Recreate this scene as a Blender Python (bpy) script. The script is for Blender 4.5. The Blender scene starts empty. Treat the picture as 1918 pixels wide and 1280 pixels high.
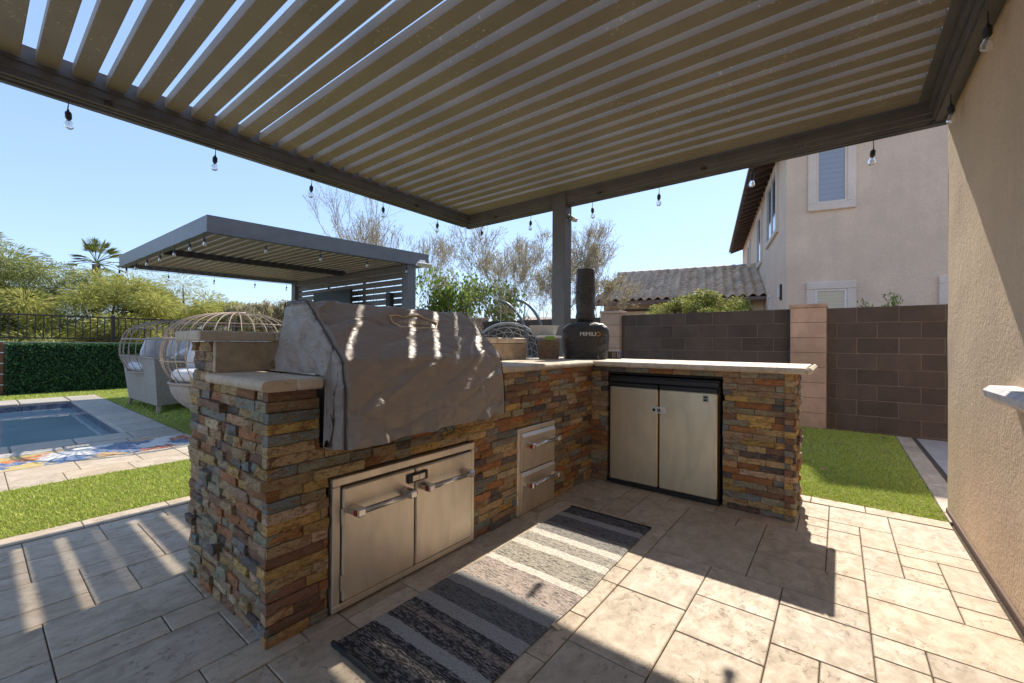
import bpy, math, random
import numpy as np
from math import sin, cos, pi, radians, sqrt, atan2
from mathutils import Vector, Matrix, noise

random.seed(7)
rng = np.random.default_rng(7)
S = bpy.context.scene
COL = S.collection

# ------------------------------------------------------------------ camera
YAW, PIT, ROL, EYE = 0.65991593, 0.0045659, 0.0069538, 1.11
fw = Vector((cos(YAW)*cos(PIT), sin(YAW)*cos(PIT), sin(PIT)))
rt = Vector((sin(YAW), -cos(YAW), 0)); up = rt.cross(fw)
r2 = cos(ROL)*rt + sin(ROL)*up; u2 = -sin(ROL)*rt + cos(ROL)*up
cd = bpy.data.cameras.new('camera'); cam = bpy.data.objects.new('camera', cd); COL.objects.link(cam)
M = Matrix((r2, u2, -fw)).transposed().to_4x4(); M.translation = (0, 0, EYE)
cam.matrix_world = M
cd.sensor_width = 36; cd.lens = 789.6/1918*36; cd.clip_start = .05; cd.clip_end = 3000
S.camera = cam

# ------------------------------------------------------------------ sky and sun
SUN = Vector((-1.0, -0.12, -1.0)).normalized()
W = bpy.data.worlds.new('World'); S.world = W; W.use_nodes = True
nt = W.node_tree; bg = nt.nodes['Background']
sky = nt.nodes.new('ShaderNodeTexSky'); sky.sky_type = 'NISHITA'; sky.sun_disc = False
sky.sun_elevation = math.asin(-SUN.z); sky.sun_rotation = atan2(-SUN.x, -SUN.y)
sky.altitude = 350; sky.air_density = 1.0; sky.dust_density = 0.3; sky.ozone_density = 1.5
gm = nt.nodes.new('ShaderNodeGamma'); gm.inputs[1].default_value = .5
tn = nt.nodes.new('ShaderNodeMixRGB'); tn.blend_type = 'MULTIPLY'; tn.inputs[0].default_value = 1; tn.inputs[2].default_value = (.70, .835, 1.05, 1)
nt.links.new(sky.outputs[0], gm.inputs[0]); nt.links.new(gm.outputs[0], tn.inputs[1]); nt.links.new(tn.outputs[0], bg.inputs[0]); bg.inputs[1].default_value = 0.15
sl = bpy.data.lights.new('sun', 'SUN'); sun = bpy.data.objects.new('sun', sl); COL.objects.link(sun)
sl.energy = 2.0; sl.angle = radians(.53); sl.color = (1, .91, .78)
sun.rotation_euler = SUN.to_track_quat('-Z', 'Y').to_euler(); sun.location = (20, 2, 20)
S.view_settings.view_transform = 'Standard'; S.view_settings.look = 'None'
S.view_settings.exposure = 1.78; S.view_settings.gamma = 1
S.cycles.max_bounces = 8; S.cycles.diffuse_bounces = 5

# ------------------------------------------------------------------ helpers
def tag(o, label=None, cat=None, group=None, kind=None):
    if label: o['label'] = label
    if cat: o['category'] = cat
    if group: o['group'] = group
    if kind: o['kind'] = kind
    return o

def empty(name, loc=(0, 0, 0), label=None, cat=None, group=None, kind=None, rz=0):
    o = bpy.data.objects.new(name, None); COL.objects.link(o)
    o.location = loc; o.rotation_euler = (0, 0, rz); o.empty_display_size = .1
    return tag(o, label, cat, group, kind)

def link(name, me, parent=None, mat=None):
    if mat is not None:
        me.materials.clear(); me.materials.append(mat)
    o = bpy.data.objects.new(name, me); COL.objects.link(o)
    if parent is not None: o.parent = parent
    return o

def npmesh(name, V, F, smooth=False, col=None):
    """V (n,3), F (m,k) arrays."""
    V = np.asarray(V, np.float32); F = np.asarray(F, np.int32)
    me = bpy.data.meshes.new(name); n, k = F.shape
    me.vertices.add(len(V)); me.vertices.foreach_set('co', V.ravel())
    me.loops.add(n*k); me.loops.foreach_set('vertex_index', F.ravel())
    me.polygons.add(n); me.polygons.foreach_set('loop_start', np.arange(0, n*k, k, dtype=np.int32))
    me.polygons.foreach_set('loop_total', np.full(n, k, np.int32))
    if smooth: me.polygons.foreach_set('use_smooth', np.ones(n, bool))
    me.update(calc_edges=True); me.validate()
    if col is not None:
        a = me.color_attributes.new('Col', 'FLOAT_COLOR', 'POINT')
        c = np.ones((len(V), 4), np.float32); c[:, :3] = col
        a.data.foreach_set('color', c.ravel())
    return me

class MB:
    def __init__(s): s.v = []; s.f = []; s.c = []; s.cur = (1, 1, 1)
    def add(s, vs, fs):
        n = len(s.v); s.v += [tuple(p) for p in vs]; s.f += [tuple(i+n for i in f) for f in fs]
        s.c += [s.cur]*len(vs); return s
    def box(s, x0, x1, y0, y1, z0, z1):
        return s.add([(x0,y0,z0),(x1,y0,z0),(x1,y1,z0),(x0,y1,z0),(x0,y0,z1),(x1,y0,z1),(x1,y1,z1),(x0,y1,z1)],
                     [(0,3,2,1),(4,5,6,7),(0,1,5,4),(1,2,6,5),(2,3,7,6),(3,0,4,7)])
    def cbox(s, x0, x1, y0, y1, z0, z1, c=.004):
        """box with chamfered edges"""
        P = []; 
        for (X, sx) in ((x0, 1), (x1, -1)):
            for (Y, sy) in ((y0, 1), (y1, -1)):
                for (Z, sz) in ((z0, 1), (z1, -1)):
                    P += [(X, Y+sy*c, Z+sz*c), (X+sx*c, Y, Z+sz*c), (X+sx*c, Y+sy*c, Z)]
        i = lambda a, b, d, k: ((a*2+b)*2+d)*3+k
        F = []
        for a in (0, 1):
            q = [i(a,0,0,0), i(a,1,0,0), i(a,1,1,0), i(a,0,1,0)]; F.append(q if a else q[::-1])
            q = [i(0,a,0,1), i(0,a,1,1), i(1,a,1,1), i(1,a,0,1)]; F.append(q if a else q[::-1])
            q = [i(0,0,a,2), i(1,0,a,2), i(1,1,a,2), i(0,1,a,2)]; F.append(q if a else q[::-1])
        for a in (0, 1):
            for b in (0, 1):
                q = [i(a,b,0,0), i(a,b,1,0), i(a,b,1,1), i(a,b,0,1)]; F.append(q if (a == b) else q[::-1])
                q = [i(a,0,b,0), i(a,1,b,0), i(a,1,b,2), i(a,0,b,2)]; F.append(q if (a != b) else q[::-1])
                q = [i(0,a,b,1), i(1,a,b,1), i(1,a,b,2), i(0,a,b,2)]; F.append(q if (a == b) else q[::-1])
                for d in (0, 1):
                    t = [i(a,b,d,0), i(a,b,d,1), i(a,b,d,2)]; F.append(t if (a+b+d) % 2 == 0 else t[::-1])
        return s.add(P, F)
    def prism(s, pts, z0, z1):
        n = len(pts); v = [(p[0], p[1], z0) for p in pts]+[(p[0], p[1], z1) for p in pts]
        f = [tuple(range(n))[::-1], tuple(range(n, 2*n))]+[(k, (k+1) % n, n+(k+1) % n, n+k) for k in range(n)]
        return s.add(v, f)
    def tube(s, pts, r, n=6, cap=True):
        pts = [Vector(p) for p in pts]; R = r if hasattr(r, '__len__') else [r]*len(pts)
        base = len(s.v); prev = None; vs = []
        for k, p in enumerate(pts):
            d = (pts[min(k+1, len(pts)-1)]-pts[max(k-1, 0)]).normalized()
            if prev is None:
                a = d.orthogonal().normalized()
            else:
                a = prev-d*prev.dot(d)
                a = a.normalized() if a.length > 1e-6 else d.orthogonal().normalized()
            prev = a; b = d.cross(a)
            for j in range(n):
                t = 2*pi*j/n; vs.append(p+(a*cos(t)+b*sin(t))*R[k])
        fs = []
        for k in range(len(pts)-1):
            for j in range(n):
                fs.append((k*n+j, k*n+(j+1) % n, (k+1)*n+(j+1) % n, (k+1)*n+j))
        if cap:
            fs.append(tuple(range(n))[::-1]); fs.append(tuple((len(pts)-1)*n+j for j in range(n)))
        return s.add(vs, fs)
    def lathe(s, prof, n=12, c=(0, 0, 0)):
        vs = [(c[0]+r*cos(2*pi*j/n), c[1]+r*sin(2*pi*j/n), c[2]+z) for r, z in prof for j in range(n)]
        fs = [(k*n+j, k*n+(j+1) % n, (k+1)*n+(j+1) % n, (k+1)*n+j) for k in range(len(prof)-1) for j in range(n)]
        fs.append(tuple(range(n))[::-1]); fs.append(tuple((len(prof)-1)*n+j for j in range(n)))
        return s.add(vs, fs)
    def xf(s, m, i0=0):
        for k in range(i0, len(s.v)): s.v[k] = tuple(m @ Vector(s.v[k]))
        return s
    def mesh(s, name, smooth=False, col=False):
        me = bpy.data.meshes.new(name); me.from_pydata(s.v, [], s.f)
        if smooth: me.polygons.foreach_set('use_smooth', np.ones(len(me.polygons), bool))
        if col:
            a = me.color_attributes.new('Col', 'FLOAT_COLOR', 'POINT')
            a.data.foreach_set('color', np.array([(*c, 1) for c in s.c], np.float32).ravel())
        me.update(); return me
    def build(s, name, mat, parent=None, smooth=False, col=False, kind=None):
        o = link(name, s.mesh(name, smooth, col), parent, mat)
        if kind: o['kind'] = kind
        return o

# ------------------------------------------------------------------ materials
class NB:
    def __init__(s, name):
        s.m = bpy.data.materials.new(name); s.m.use_nodes = True
        s.t = s.m.node_tree; s.b = s.t.nodes['Principled BSDF']; s.L = s.t.links
    def n(s, t, **k):
        o = s.t.nodes.new('ShaderNode'+t)
        for a, b in k.items():
            if a.startswith('i_'):
                o.inputs[int(a[2:]) if a[2:].isdigit() else a[2:].replace('_', ' ')].default_value = b
            else: setattr(o, a, b)
        return o
    def l(s, a, b): s.L.new(a, b)
    def noise(s, vec, scale, detail=4, rough=.55, dist=0):
        o = s.n('TexNoise'); o.inputs['Scale'].default_value = scale; o.inputs['Detail'].default_value = detail
        o.inputs['Roughness'].default_value = rough; o.inputs['Distortion'].default_value = dist
        if vec is not None: s.l(vec, o.inputs['Vector'])
        return o.outputs['Fac']
    def ramp(s, fac, stops, interp='LINEAR'):
        o = s.n('ValToRGB'); o.color_ramp.interpolation = interp; e = o.color_ramp.elements
        while len(e) < len(stops): e.new(.5)
        for k, (p, c) in enumerate(stops):
            e[k].position = p
        for k, (p, c) in enumerate(stops):
            e[k].color = (*c, 1) if hasattr(c, '__len__') else (c, c, c, 1)
        s.l(fac, o.inputs[0]); return o.outputs[0]
    def mix(s, f, a, b, mode='MIX'):
        o = s.n('MixRGB', blend_type=mode)
        for i, x in enumerate((f, a, b)):
            if isinstance(x, bpy.types.NodeSocket): s.l(x, o.inputs[i])
            elif i == 0: o.inputs[0].default_value = x
            else: o.inputs[i].default_value = (*x, 1) if hasattr(x, '__len__') else (x, x, x, 1)
        return o.outputs[0]
    def math(s, op, a, b=0.):
        o = s.n('Math', operation=op)
        for i, x in enumerate((a, b)):
            if isinstance(x, bpy.types.NodeSocket): s.l(x, o.inputs[i])
            else: o.inputs[i].default_value = x
        return o.outputs[0]
    def pos(s): return s.n('NewGeometry').outputs['Position']
    def obj(s): return s.n('TexCoord').outputs['Object']
    def rnd(s): return s.n('ObjectInfo').outputs['Random']
    def isl(s): return s.n('NewGeometry').outputs['Random Per Island']
    def scale(s, vec, sc, off=None):
        o = s.n('Mapping'); s.l(vec, o.inputs[0]); o.inputs['Scale'].default_value = sc
        if off is not None:
            c = s.n('CombineXYZ')
            for k in range(3): s.l(s.math('MULTIPLY', off, (37., 53., 71.)[k]), c.inputs[k])
            s.l(c.outputs[0], o.inputs['Location'])
        return o.outputs[0]
    def bump(s, h, strength=.5, dist=.01, prev=None):
        o = s.n('Bump'); o.inputs['Strength'].default_value = strength; o.inputs['Distance'].default_value = dist
        s.l(h, o.inputs['Height'])
        if prev is not None: s.l(prev, o.inputs['Normal'])
        return o.outputs[0]
    def fin(s, color=None, rough=.6, metal=0., normal=None, spec=None, **k):
        b = s.b
        if isinstance(color, bpy.types.NodeSocket): s.l(color, b.inputs['Base Color'])
        elif color is not None: b.inputs['Base Color'].default_value = (*color, 1)
        if isinstance(rough, bpy.types.NodeSocket): s.l(rough, b.inputs['Roughness'])
        else: b.inputs['Roughness'].default_value = rough
        b.inputs['Metallic'].default_value = metal
        if spec is not None: b.inputs['Specular IOR Level'].default_value = spec
        if normal is not None: s.l(normal, b.inputs['Normal'])
        for a, v in k.items(): b.inputs[a.replace('_', ' ')].default_value = v
        return s.m

def simple(name, col, rough=.6, metal=0., var=.12, sc=30, bump=.15, bd=.003, **k):
    n = NB(name); p = n.pos(); f = n.noise(p, sc, 5)
    c = n.mix(n.ramp(f, [(.3, 0.), (.7, 1.)]), tuple(x*(1-var) for x in col), tuple(min(1, x*(1+var)) for x in col))
    return n.fin(c, rough, metal, n.bump(n.noise(p, sc*4, 3), bump, bd), **k)

def travertine(name, a, b, c, stuff=False, speck=.5):
    n = NB(name); p = n.pos(); r = n.isl() if stuff else n.rnd()
    q = n.scale(p, (1, 1.45, 1), r)
    f1 = n.noise(q, 3.2, 6, .6, 1.2); f2 = n.noise(q, 14, 6, .65, .6); f3 = n.noise(p, 90, 3, .6)
    base = n.ramp(f1, [(.3, a), (.5, b), (.72, c)])
    tone = n.ramp(r, [(0, (.74,.70,.66)), (.14, (.96,.95,.92)), (.3, (.84,.80,.75)), (.45, (1.04,1.0,.95)), (.6, (.90,.84,.76)), (.75, (1.0,1.0,1.0)), (.88, (.82,.80,.79)), (1, (1.08,1.04,.98))])
    base = n.mix(1., base, tone, 'MULTIPLY')
    base = n.mix(n.ramp(f2, [(.44, 0.), (.72, .6)]), base, tuple(x*.62 for x in a))
    warm = n.ramp(n.noise(p, 1.1, 3), [(.35, 0.), (.75, .35)])
    base = n.mix(warm, base, (b[0]*1.0, b[1]*.86, b[2]*.7))
    pits = n.noise(n.scale(p, (1, 1, 1), r), 34, 5, .72, .8)
    gate = n.noise(n.scale(p, (1, 1, 1), r), 5.5, 2)
    pm = n.math('MULTIPLY', n.ramp(pits, [(.57, 0.), (.63, 1.)]), n.ramp(gate, [(.42, 0.), (.58, 1.)]))
    base = n.mix(n.math('MULTIPLY', pm, speck), base, (.10, .07, .045))
    h = n.math('SUBTRACT', n.math('MULTIPLY', f3, .35), pm)
    nrm = n.bump(n.math('ADD', h, n.math('MULTIPLY', f2, .8)), .35, .006)
    return n.fin(base, n.ramp(f2, [(.3, .55), (.7, .78)]), 0, nrm)

TA, TB, TC = (.42, .345, .26), (.58, .495, .39), (.68, .60, .49)
m_paver = travertine('travertine_paver', TA, TB, TC)
m_paver_s = travertine('travertine_paver_far', TA, TB, TC, True)
m_coping = travertine('travertine_coping', (.42,.39,.34), (.50,.47,.42), (.58,.55,.50), False, .2)
m_counter = travertine('travertine_counter', (.62,.51,.39), (.72,.62,.49), (.80,.72,.59), False, .35)
m_riser = travertine('travertine_riser', (.36, .27, .18), (.54, .42, .29), (.64, .53, .39), False, .8)
m_joint = simple('joint_sand', (.10, .072, .05), .95, var=.4, sc=60, bump=.6, bd=.01)

def ledgestone():
    n = NB('slate_ledgestone'); vc = n.n('VertexColor'); vc.layer_name = 'Col'
    p = n.pos(); r = n.rnd(); q = n.scale(p, (1, 1, 2.4), r)
    f1 = n.noise(q, 16, 5, .65, 1.5); f2 = n.noise(q, 38, 6, .7, 2.0); f3 = n.noise(p, 150, 4, .65)
    c = n.mix(n.ramp(f1, [(.50, 0.), (.60, .75)]), vc.outputs[0], (.36, .15, .045))
    c = n.mix(n.ramp(f2, [(.55, 0.), (.64, .7)]), c, (.055, .035, .03))
    c = n.mix(n.ramp(n.noise(q, 24, 4, .6, 1.), [(.56, 0.), (.70, .55)]), c, (.50, .36, .17))
    c = n.mix(n.ramp(f3, [(.3, .35), (.6, 0.)]), c, (.03, .025, .02))
    h = n.math('ADD', n.math('MULTIPLY', f2, .8), n.math('MULTIPLY', f3, .3))
    # cleft layers of split slate
    w = n.n('TexVoronoi'); n.l(n.scale(p, (9, 9, 22), r), w.inputs['Vector']); w.inputs['Scale'].default_value = 2.
    h = n.math('ADD', h, n.math('MULTIPLY', w.outputs['Distance'], .9))
    return n.fin(c, n.ramp(f2, [(.3, .45), (.7, .75)]), 0, n.bump(h, .9, .014))
m_ledge = ledgestone()
STONE_COLS = [((.31,.285,.20), 16), ((.205,.225,.21), 13), ((.47,.32,.165), 18), ((.53,.335,.11), 12), ((.40,.165,.06), 11), ((.24,.125,.08), 10), ((.10,.095,.095), 8), ((.56,.42,.27), 9), ((.36,.25,.15), 12)]
def stone_col():
    c = random.choices([a for a, _ in STONE_COLS], [b for _, b in STONE_COLS])[0]
    k = random.uniform(1.05, 1.7); return tuple(x*k*random.uniform(.94, 1.06) for x in c)
m_mortar = simple('dark_mortar', (.035, .03, .026), .95)

def paint():
    n = NB('bronze_powder_coat'); p = n.pos()
    f = n.noise(p, 6, 4); s = n.noise(p, 55, 2, .4); g = n.noise(p, 2.3, 3)
    c = n.ramp(f, [(.3, (.105, .102, .103)), (.7, (.138, .133, .132))])
    sp = n.math('MULTIPLY', n.ramp(s, [(.70, 0.), (.735, 1.)]), n.ramp(g, [(.5, 0.), (.6, .8)]))
    c = n.mix(sp, c, (.42, .36, .24))
    return n.fin(c, .42, 0.1, n.bump(n.noise(p, 240, 2), .08, .002))
m_bronze = paint()
def louver_paint():
    n = NB('louver_powder_coat'); p = n.pos()
    f = n.noise(p, 1.6, 4); s = n.noise(n.scale(p, (1, 1, 1)), 62, 2, .4); g = n.noise(p, 2.6, 4, .6)
    c = n.ramp(f, [(.3, (.215, .178, .135)), (.7, (.285, .24, .18))])
    sp = n.math('MULTIPLY', n.ramp(s, [(.67, 0.), (.70, 1.)]), n.ramp(g, [(.46, 0.), (.58, .9)]))
    c = n.mix(sp, c, (.55, .46, .30))
    return n.fin(c, .45, 0.05, n.bump(n.noise(p, 200, 2), .08, .002))
m_louver = louver_paint()

def steel(name, col, r=.32, axis=0, br=1.):
    n = NB(name); p = n.pos(); sc = [(4, 400, 400), (400, 4, 400), (400, 400, 3)][axis]
    f = n.noise(n.scale(p, sc), 1, 3); g = n.noise(p, 4, 4)
    c = n.mix(n.ramp(g, [(.35, 0.), (.7, .3)]), col, tuple(x*.8 for x in col))
    sm = n.noise(n.scale(p, (2.5, 2.5, .9)), 3.5, 4, .6, 1.2); dr = n.noise(n.scale(p, (30, 30, 1.2)), 1., 3)
    c = n.mix(n.ramp(sm, [(.42, 0.), (.72, .35)]), c, tuple(x*.62 for x in col)); c = n.mix(n.ramp(dr, [(.60, 0.), (.75, .22)]), c, tuple(x*.6 for x in col))
    rr = n.math('ADD', n.math('MULTIPLY', f, .12), r-.06)
    rr = n.math('ADD', rr, n.math('MULTIPLY', n.math('ADD', g, sm), .10))
    return n.fin(c, rr, 1., n.bump(f, .06*br, .001))
m_steel = steel('brushed_steel', (.90, .80, .67), .44, 0, 2.)
m_steel_f = steel('fridge_steel', (.74, .64, .47), .36, 2, 2.)
m_chrome = steel('polished_steel', (.72, .69, .66), .18, 1, .2)
m_black = simple('black_plastic', (.022, .021, .02), .45, sc=20)
m_dark = simple('dark_metal', (.035, .03, .03), .5, sc=20)
m_red = simple('red_medallion', (.35, .03, .02), .35)
m_white = simple('white_plastic', (.72, .72, .70), .4)

def stucco(name, col, sc=70, streak=.25):
    n = NB(name); p = n.pos(); f = n.noise(p, 1.3, 5, .6); s = n.noise(n.scale(p, (3, 3, .35)), 1.6, 4)
    c = n.mix(n.ramp(f, [(.3, 0.), (.7, 1.)]), tuple(x*.88 for x in col), tuple(x*1.08 for x in col))
    c = n.mix(n.ramp(s, [(.45, 0.), (.75, streak)]), c, tuple(x*.74 for x in col))
    g = n.noise(p, sc, 4, .65)
    c = n.mix(n.ramp(g, [(.35, .3), (.6, 0.)]), c, tuple(x*.7 for x in col))
    return n.fin(c, .92, 0, n.bump(n.math('ADD', g, n.math('MULTIPLY', n.noise(p, sc*.28, 3), .8)), .8, .012))
m_stucco = stucco('tan_stucco', (.79, .585, .39))
m_stucco_n = stucco('neighbour_stucco', (.74, .575, .435), 30, .3)
m_stucco_l = stucco('pale_stucco_trim', (.76, .65, .55), 40, .1)
m_stucco_y = stucco('yellow_stucco', (.78, .62, .40), 40, .1)
m_sill = simple('concrete_sill', (.62, .61, .62), .85, var=.25, sc=14, bump=.5, bd=.004)

def block_mat(name, col):
    n = NB(name); p = n.pos(); r = n.rnd()
    tone = n.ramp(r, [(0, .82), (1, 1.16)])
    f = n.noise(p, 5, 5, .6); g = n.noise(p, 120, 3, .6)
    c = n.mix(1., n.ramp(f, [(.3, tuple(x*.85 for x in col)), (.7, tuple(x*1.12 for x in col))]), tone, 'MULTIPLY')
    c = n.mix(n.ramp(g, [(.62, 0.), (.75, .35)]), c, tuple(min(1, x*2) for x in col))
    c = n.mix(n.ramp(n.noise(n.scale(p, (1, 1.2, .5)), 2.1, 5, .65), [(.50, 0.), (.75, .45)]), c, tuple(min(1, x*1.9) for x in col))
    return n.fin(c, .9, 0, n.bump(g, .5, .004))
m_block = block_mat('dark_split_block', (.088, .064, .054))
m_pillar = block_mat('tan_pillar_block', (.46, .31, .235))
m_mort2 = simple('wall_mortar', (.17, .125, .10), .95)

def fabric(name, col, w=.5, bd=.02, sc=3.0, rough=.7):
    n = NB(name); p = n.pos()
    f = n.noise(p, sc, 2, .45, .6); g = n.noise(n.scale(p, (1, 1.5, 2.4)), sc*1.6, 3, .5, 1.2); h = n.noise(p, 420, 2)
    c = n.mix(n.ramp(g, [(.35, 0.), (.7, .5)]), col, tuple(x*1.25 for x in col))
    hh = n.math('ADD', n.math('MULTIPLY', f, 1.), n.math('MULTIPLY', g, .5))
    return n.fin(c, rough, 0, n.bump(h, .15, .001, n.bump(hh, w, bd)), Sheen_Weight=.1)
m_cover = fabric('grey_vinyl_cover', (.32, .27, .235), .7, .025, 5., .44)
m_blackcover = fabric('black_vinyl_cover', (.035, .034, .034), .8, .03, 6., .38)
m_cushion = fabric('grey_cushion', (.66, .64, .63), .4, .02, 4., .9)
m_stitch = simple('gold_stitching', (.80, .62, .38), .6)
m_seam = simple('black_piping', (.045, .04, .038), .5)

def turf(name, k=1.):
    n = NB(name); p = n.pos(); f = n.noise(p, 2.2, 4, .6); g = n.noise(n.scale(p, (1, 1, 1)), 140, 3, .7)
    c = n.ramp(f, [(.3, (.30*k, .32*k, .06*k)), (.7, (.42*k, .42*k, .10*k))])
    c = n.mix(n.ramp(g, [(.35, .7), (.65, 0.)]), c, (.03*k, .045*k, .012))
    return n.fin(c, .9, 0, n.bump(g, .9, .02))
m_turf = turf('turf_backing')
def blade_mat(name, a, b, c, d, tr=.25):
    n = NB(name); r = n.isl()
    cc = n.ramp(r, [(0, a), (.4, b), (.75, c), (1, d)])
    m = n.fin(cc, .6, 0, None, .25)
    # a little light through the leaf
    t = n.n('BsdfTranslucent'); n.l(cc, t.inputs[0]); mx = n.n('MixShader'); mx.inputs[0].default_value = tr
    out = [x for x in n.t.nodes if x.type == 'OUTPUT_MATERIAL'][0]
    n.l(n.b.outputs[0], mx.inputs[1]); n.l(t.outputs[0], mx.inputs[2]); n.l(mx.outputs[0], out.inputs[0])
    return m
m_blade = blade_mat('turf_blades', (.29,.38,.06), (.44,.55,.09), (.58,.66,.15), (.70,.62,.30))
m_box = blade_mat('boxwood_leaves', (.025,.07,.03), (.045,.12,.05), (.08,.19,.075), (.13,.25,.08))
m_mesq = blade_mat('mesquite_leaves', (.22,.24,.06), (.38,.40,.09), (.52,.50,.14), (.60,.54,.22), .4)
m_mesq2 = blade_mat('mesquite_leaves_dark', (.13,.17,.06), (.24,.27,.09), (.36,.38,.12), (.48,.46,.18), .35)
m_dry = blade_mat('dry_leaves', (.30,.24,.14), (.42,.36,.21), (.50,.46,.26), (.55,.52,.30), .4)
m_bright = blade_mat('bright_leaves', (.12,.20,.03), (.20,.30,.05), (.28,.38,.07), (.10,.15,.04), .45)
m_shrub = blade_mat('shrub_leaves', (.10,.14,.03), (.24,.28,.06), (.42,.42,.10), (.60,.54,.18), .3)
m_palm = blade_mat('palm_leaves', (.08,.13,.03), (.14,.19,.05), (.20,.25,.07), (.34,.27,.09), .3)
m_bark = simple('bark', (.17, .13, .10), .95, var=.3, sc=25, bump=.8, bd=.02)
m_bark_l = simple('pale_bark', (.36, .285, .215), .95, var=.3, sc=25, bump=.6, bd=.01)
m_wood = simple('brown_boards', (.16, .065, .032), .7, var=.3, sc=12)
m_rust = simple('dark_iron', (.055, .035, .032), .6)

def wicker(name, a, b, sx=55, sz=75):
    n = NB(name); o = n.obj()
    w1 = n.n('TexWave'); w1.wave_type = 'BANDS'; w1.bands_direction = 'Z'; w1.inputs['Scale'].default_value = sz/6.3
    n.l(o, w1.inputs[0]); w1.inputs['Distortion'].default_value = .6
    ch = n.n('TexBrick'); n.l(n.scale(o, (1, 1, 1)), ch.inputs[0])
    s = n.n('SeparateXYZ'); n.l(o, s.inputs[0]); cx = n.n('CombineXYZ')
    n.l(n.math('ADD', s.outputs[0], s.outputs[1]), cx.inputs[0]); n.l(s.outputs[2], cx.inputs[1])
    n.l(cx.outputs[0], ch.inputs[0]); ch.inputs['Scale'].default_value = 22; ch.inputs['Mortar Size'].default_value = .045
    ch.inputs['Mortar Smooth'].default_value = 1.
    ch.inputs['Color1'].default_value = (*a, 1); ch.inputs['Color2'].default_value = (*b, 1)
    ch.inputs['Mortar'].default_value = (a[0]*.25, a[1]*.22, a[2]*.2, 1)
    f = n.noise(o, 40, 3)
    c = n.mix(n.ramp(f, [(.3, .35), (.7, 0.)]), ch.outputs['Color'], tuple(x*.5 for x in a))
    return n.fin(c, .75, 0, n.bump(n.math('SUBTRACT', 1., ch.outputs['Fac']), .9, .015))
m_wicker = wicker('natural_wicker', (.62, .50, .39), (.78, .67, .55))
m_rattan = simple('rattan_pole', (.40, .30, .22), .6)
m_greyrope = simple('grey_rope', (.42, .41, .40), .7)

def water():
    n = NB('pool_water'); p = n.pos()
    f = n.noise(p, 2.2, 3, .5, .6); d = n.noise(p, .7, 2)
    c = n.ramp(d, [(.3, (.26, .36, .40)), (.7, (.34, .45, .49))])
    return n.fin(c, .04, 0, n.bump(f, .10, .03), .5)
m_water = water()
def pooltile():
    n = NB('blue_pool_tile'); p = n.pos(); r = n.rnd()
    f = n.noise(p, 14, 4, .6, 2.)
    c = n.mix(n.ramp(f, [(.4, 0.), (.65, 1.)]), (.05, .07, .13), (.22, .22, .27))
    c = n.mix(1., c, n.ramp(r, [(0, .8), (1, 1.2)]), 'MULTIPLY')
    return n.fin(c, .15)
m_ptile = pooltile()

def mosaic():
    """glass and stone mosaic: big blossoms made of small chips"""
    n = NB('flower_mosaic'); p = n.pos()
    chip = n.n('TexVoronoi'); chip.feature = 'F1'; n.l(p, chip.inputs['Vector']); chip.inputs['Scale'].default_value = 26
    edge = n.n('TexVoronoi'); edge.feature = 'DISTANCE_TO_EDGE'; n.l(p, edge.inputs['Vector']); edge.inputs['Scale'].default_value = 26
    cp = chip.outputs['Position']
    big = n.n('TexVoronoi'); big.feature = 'F1'; n.l(n.mix(.06, cp, chip.outputs['Color'], 'ADD'), big.inputs['Vector']); big.inputs['Scale'].default_value = 2.9
    sep = n.n('SeparateColor'); n.l(big.outputs['Color'], sep.inputs[0])
    hue = n.ramp(sep.outputs[0], [(0, (.55, .17, .02)), (.22, (.06, .12, .27)), (.48, (.60, .34, .10)), (.62, (.40, .07, .03)), (.76, (.08, .16, .32)), (.9, (.50, .36, .10))], 'CONSTANT')
    d = big.outputs['Distance']
    wav = n.math('ADD', d, n.math('MULTIPLY', n.noise(cp, 16, 2), .25))
    white = n.ramp(wav, [(.62, 0.), (.65, 1.)], 'CONSTANT') if False else n.ramp(wav, [(.68, 0.), (.71, 1.)])
    ctr = n.ramp(d, [(.10, 1.), (.13, 0.)])
    c = n.mix(ctr, hue, (.36, .10, .04))
    s2 = n.n('SeparateColor'); n.l(chip.outputs['Color'], s2.inputs[0])
    c = n.mix(n.ramp(s2.outputs[1], [(.0, .45), (.6, 0.)]), c, (.55, .45, .25))
    c = n.mix(white, c, (.66, .65, .62))
    c = n.mix(n.ramp(edge.outputs['Distance'], [(.0, .8), (.05, 0.)]), c, (.55, .53, .50))
    return n.fin(c, .6, 0, None, .25)
m_mosaic = mosaic()

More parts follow.
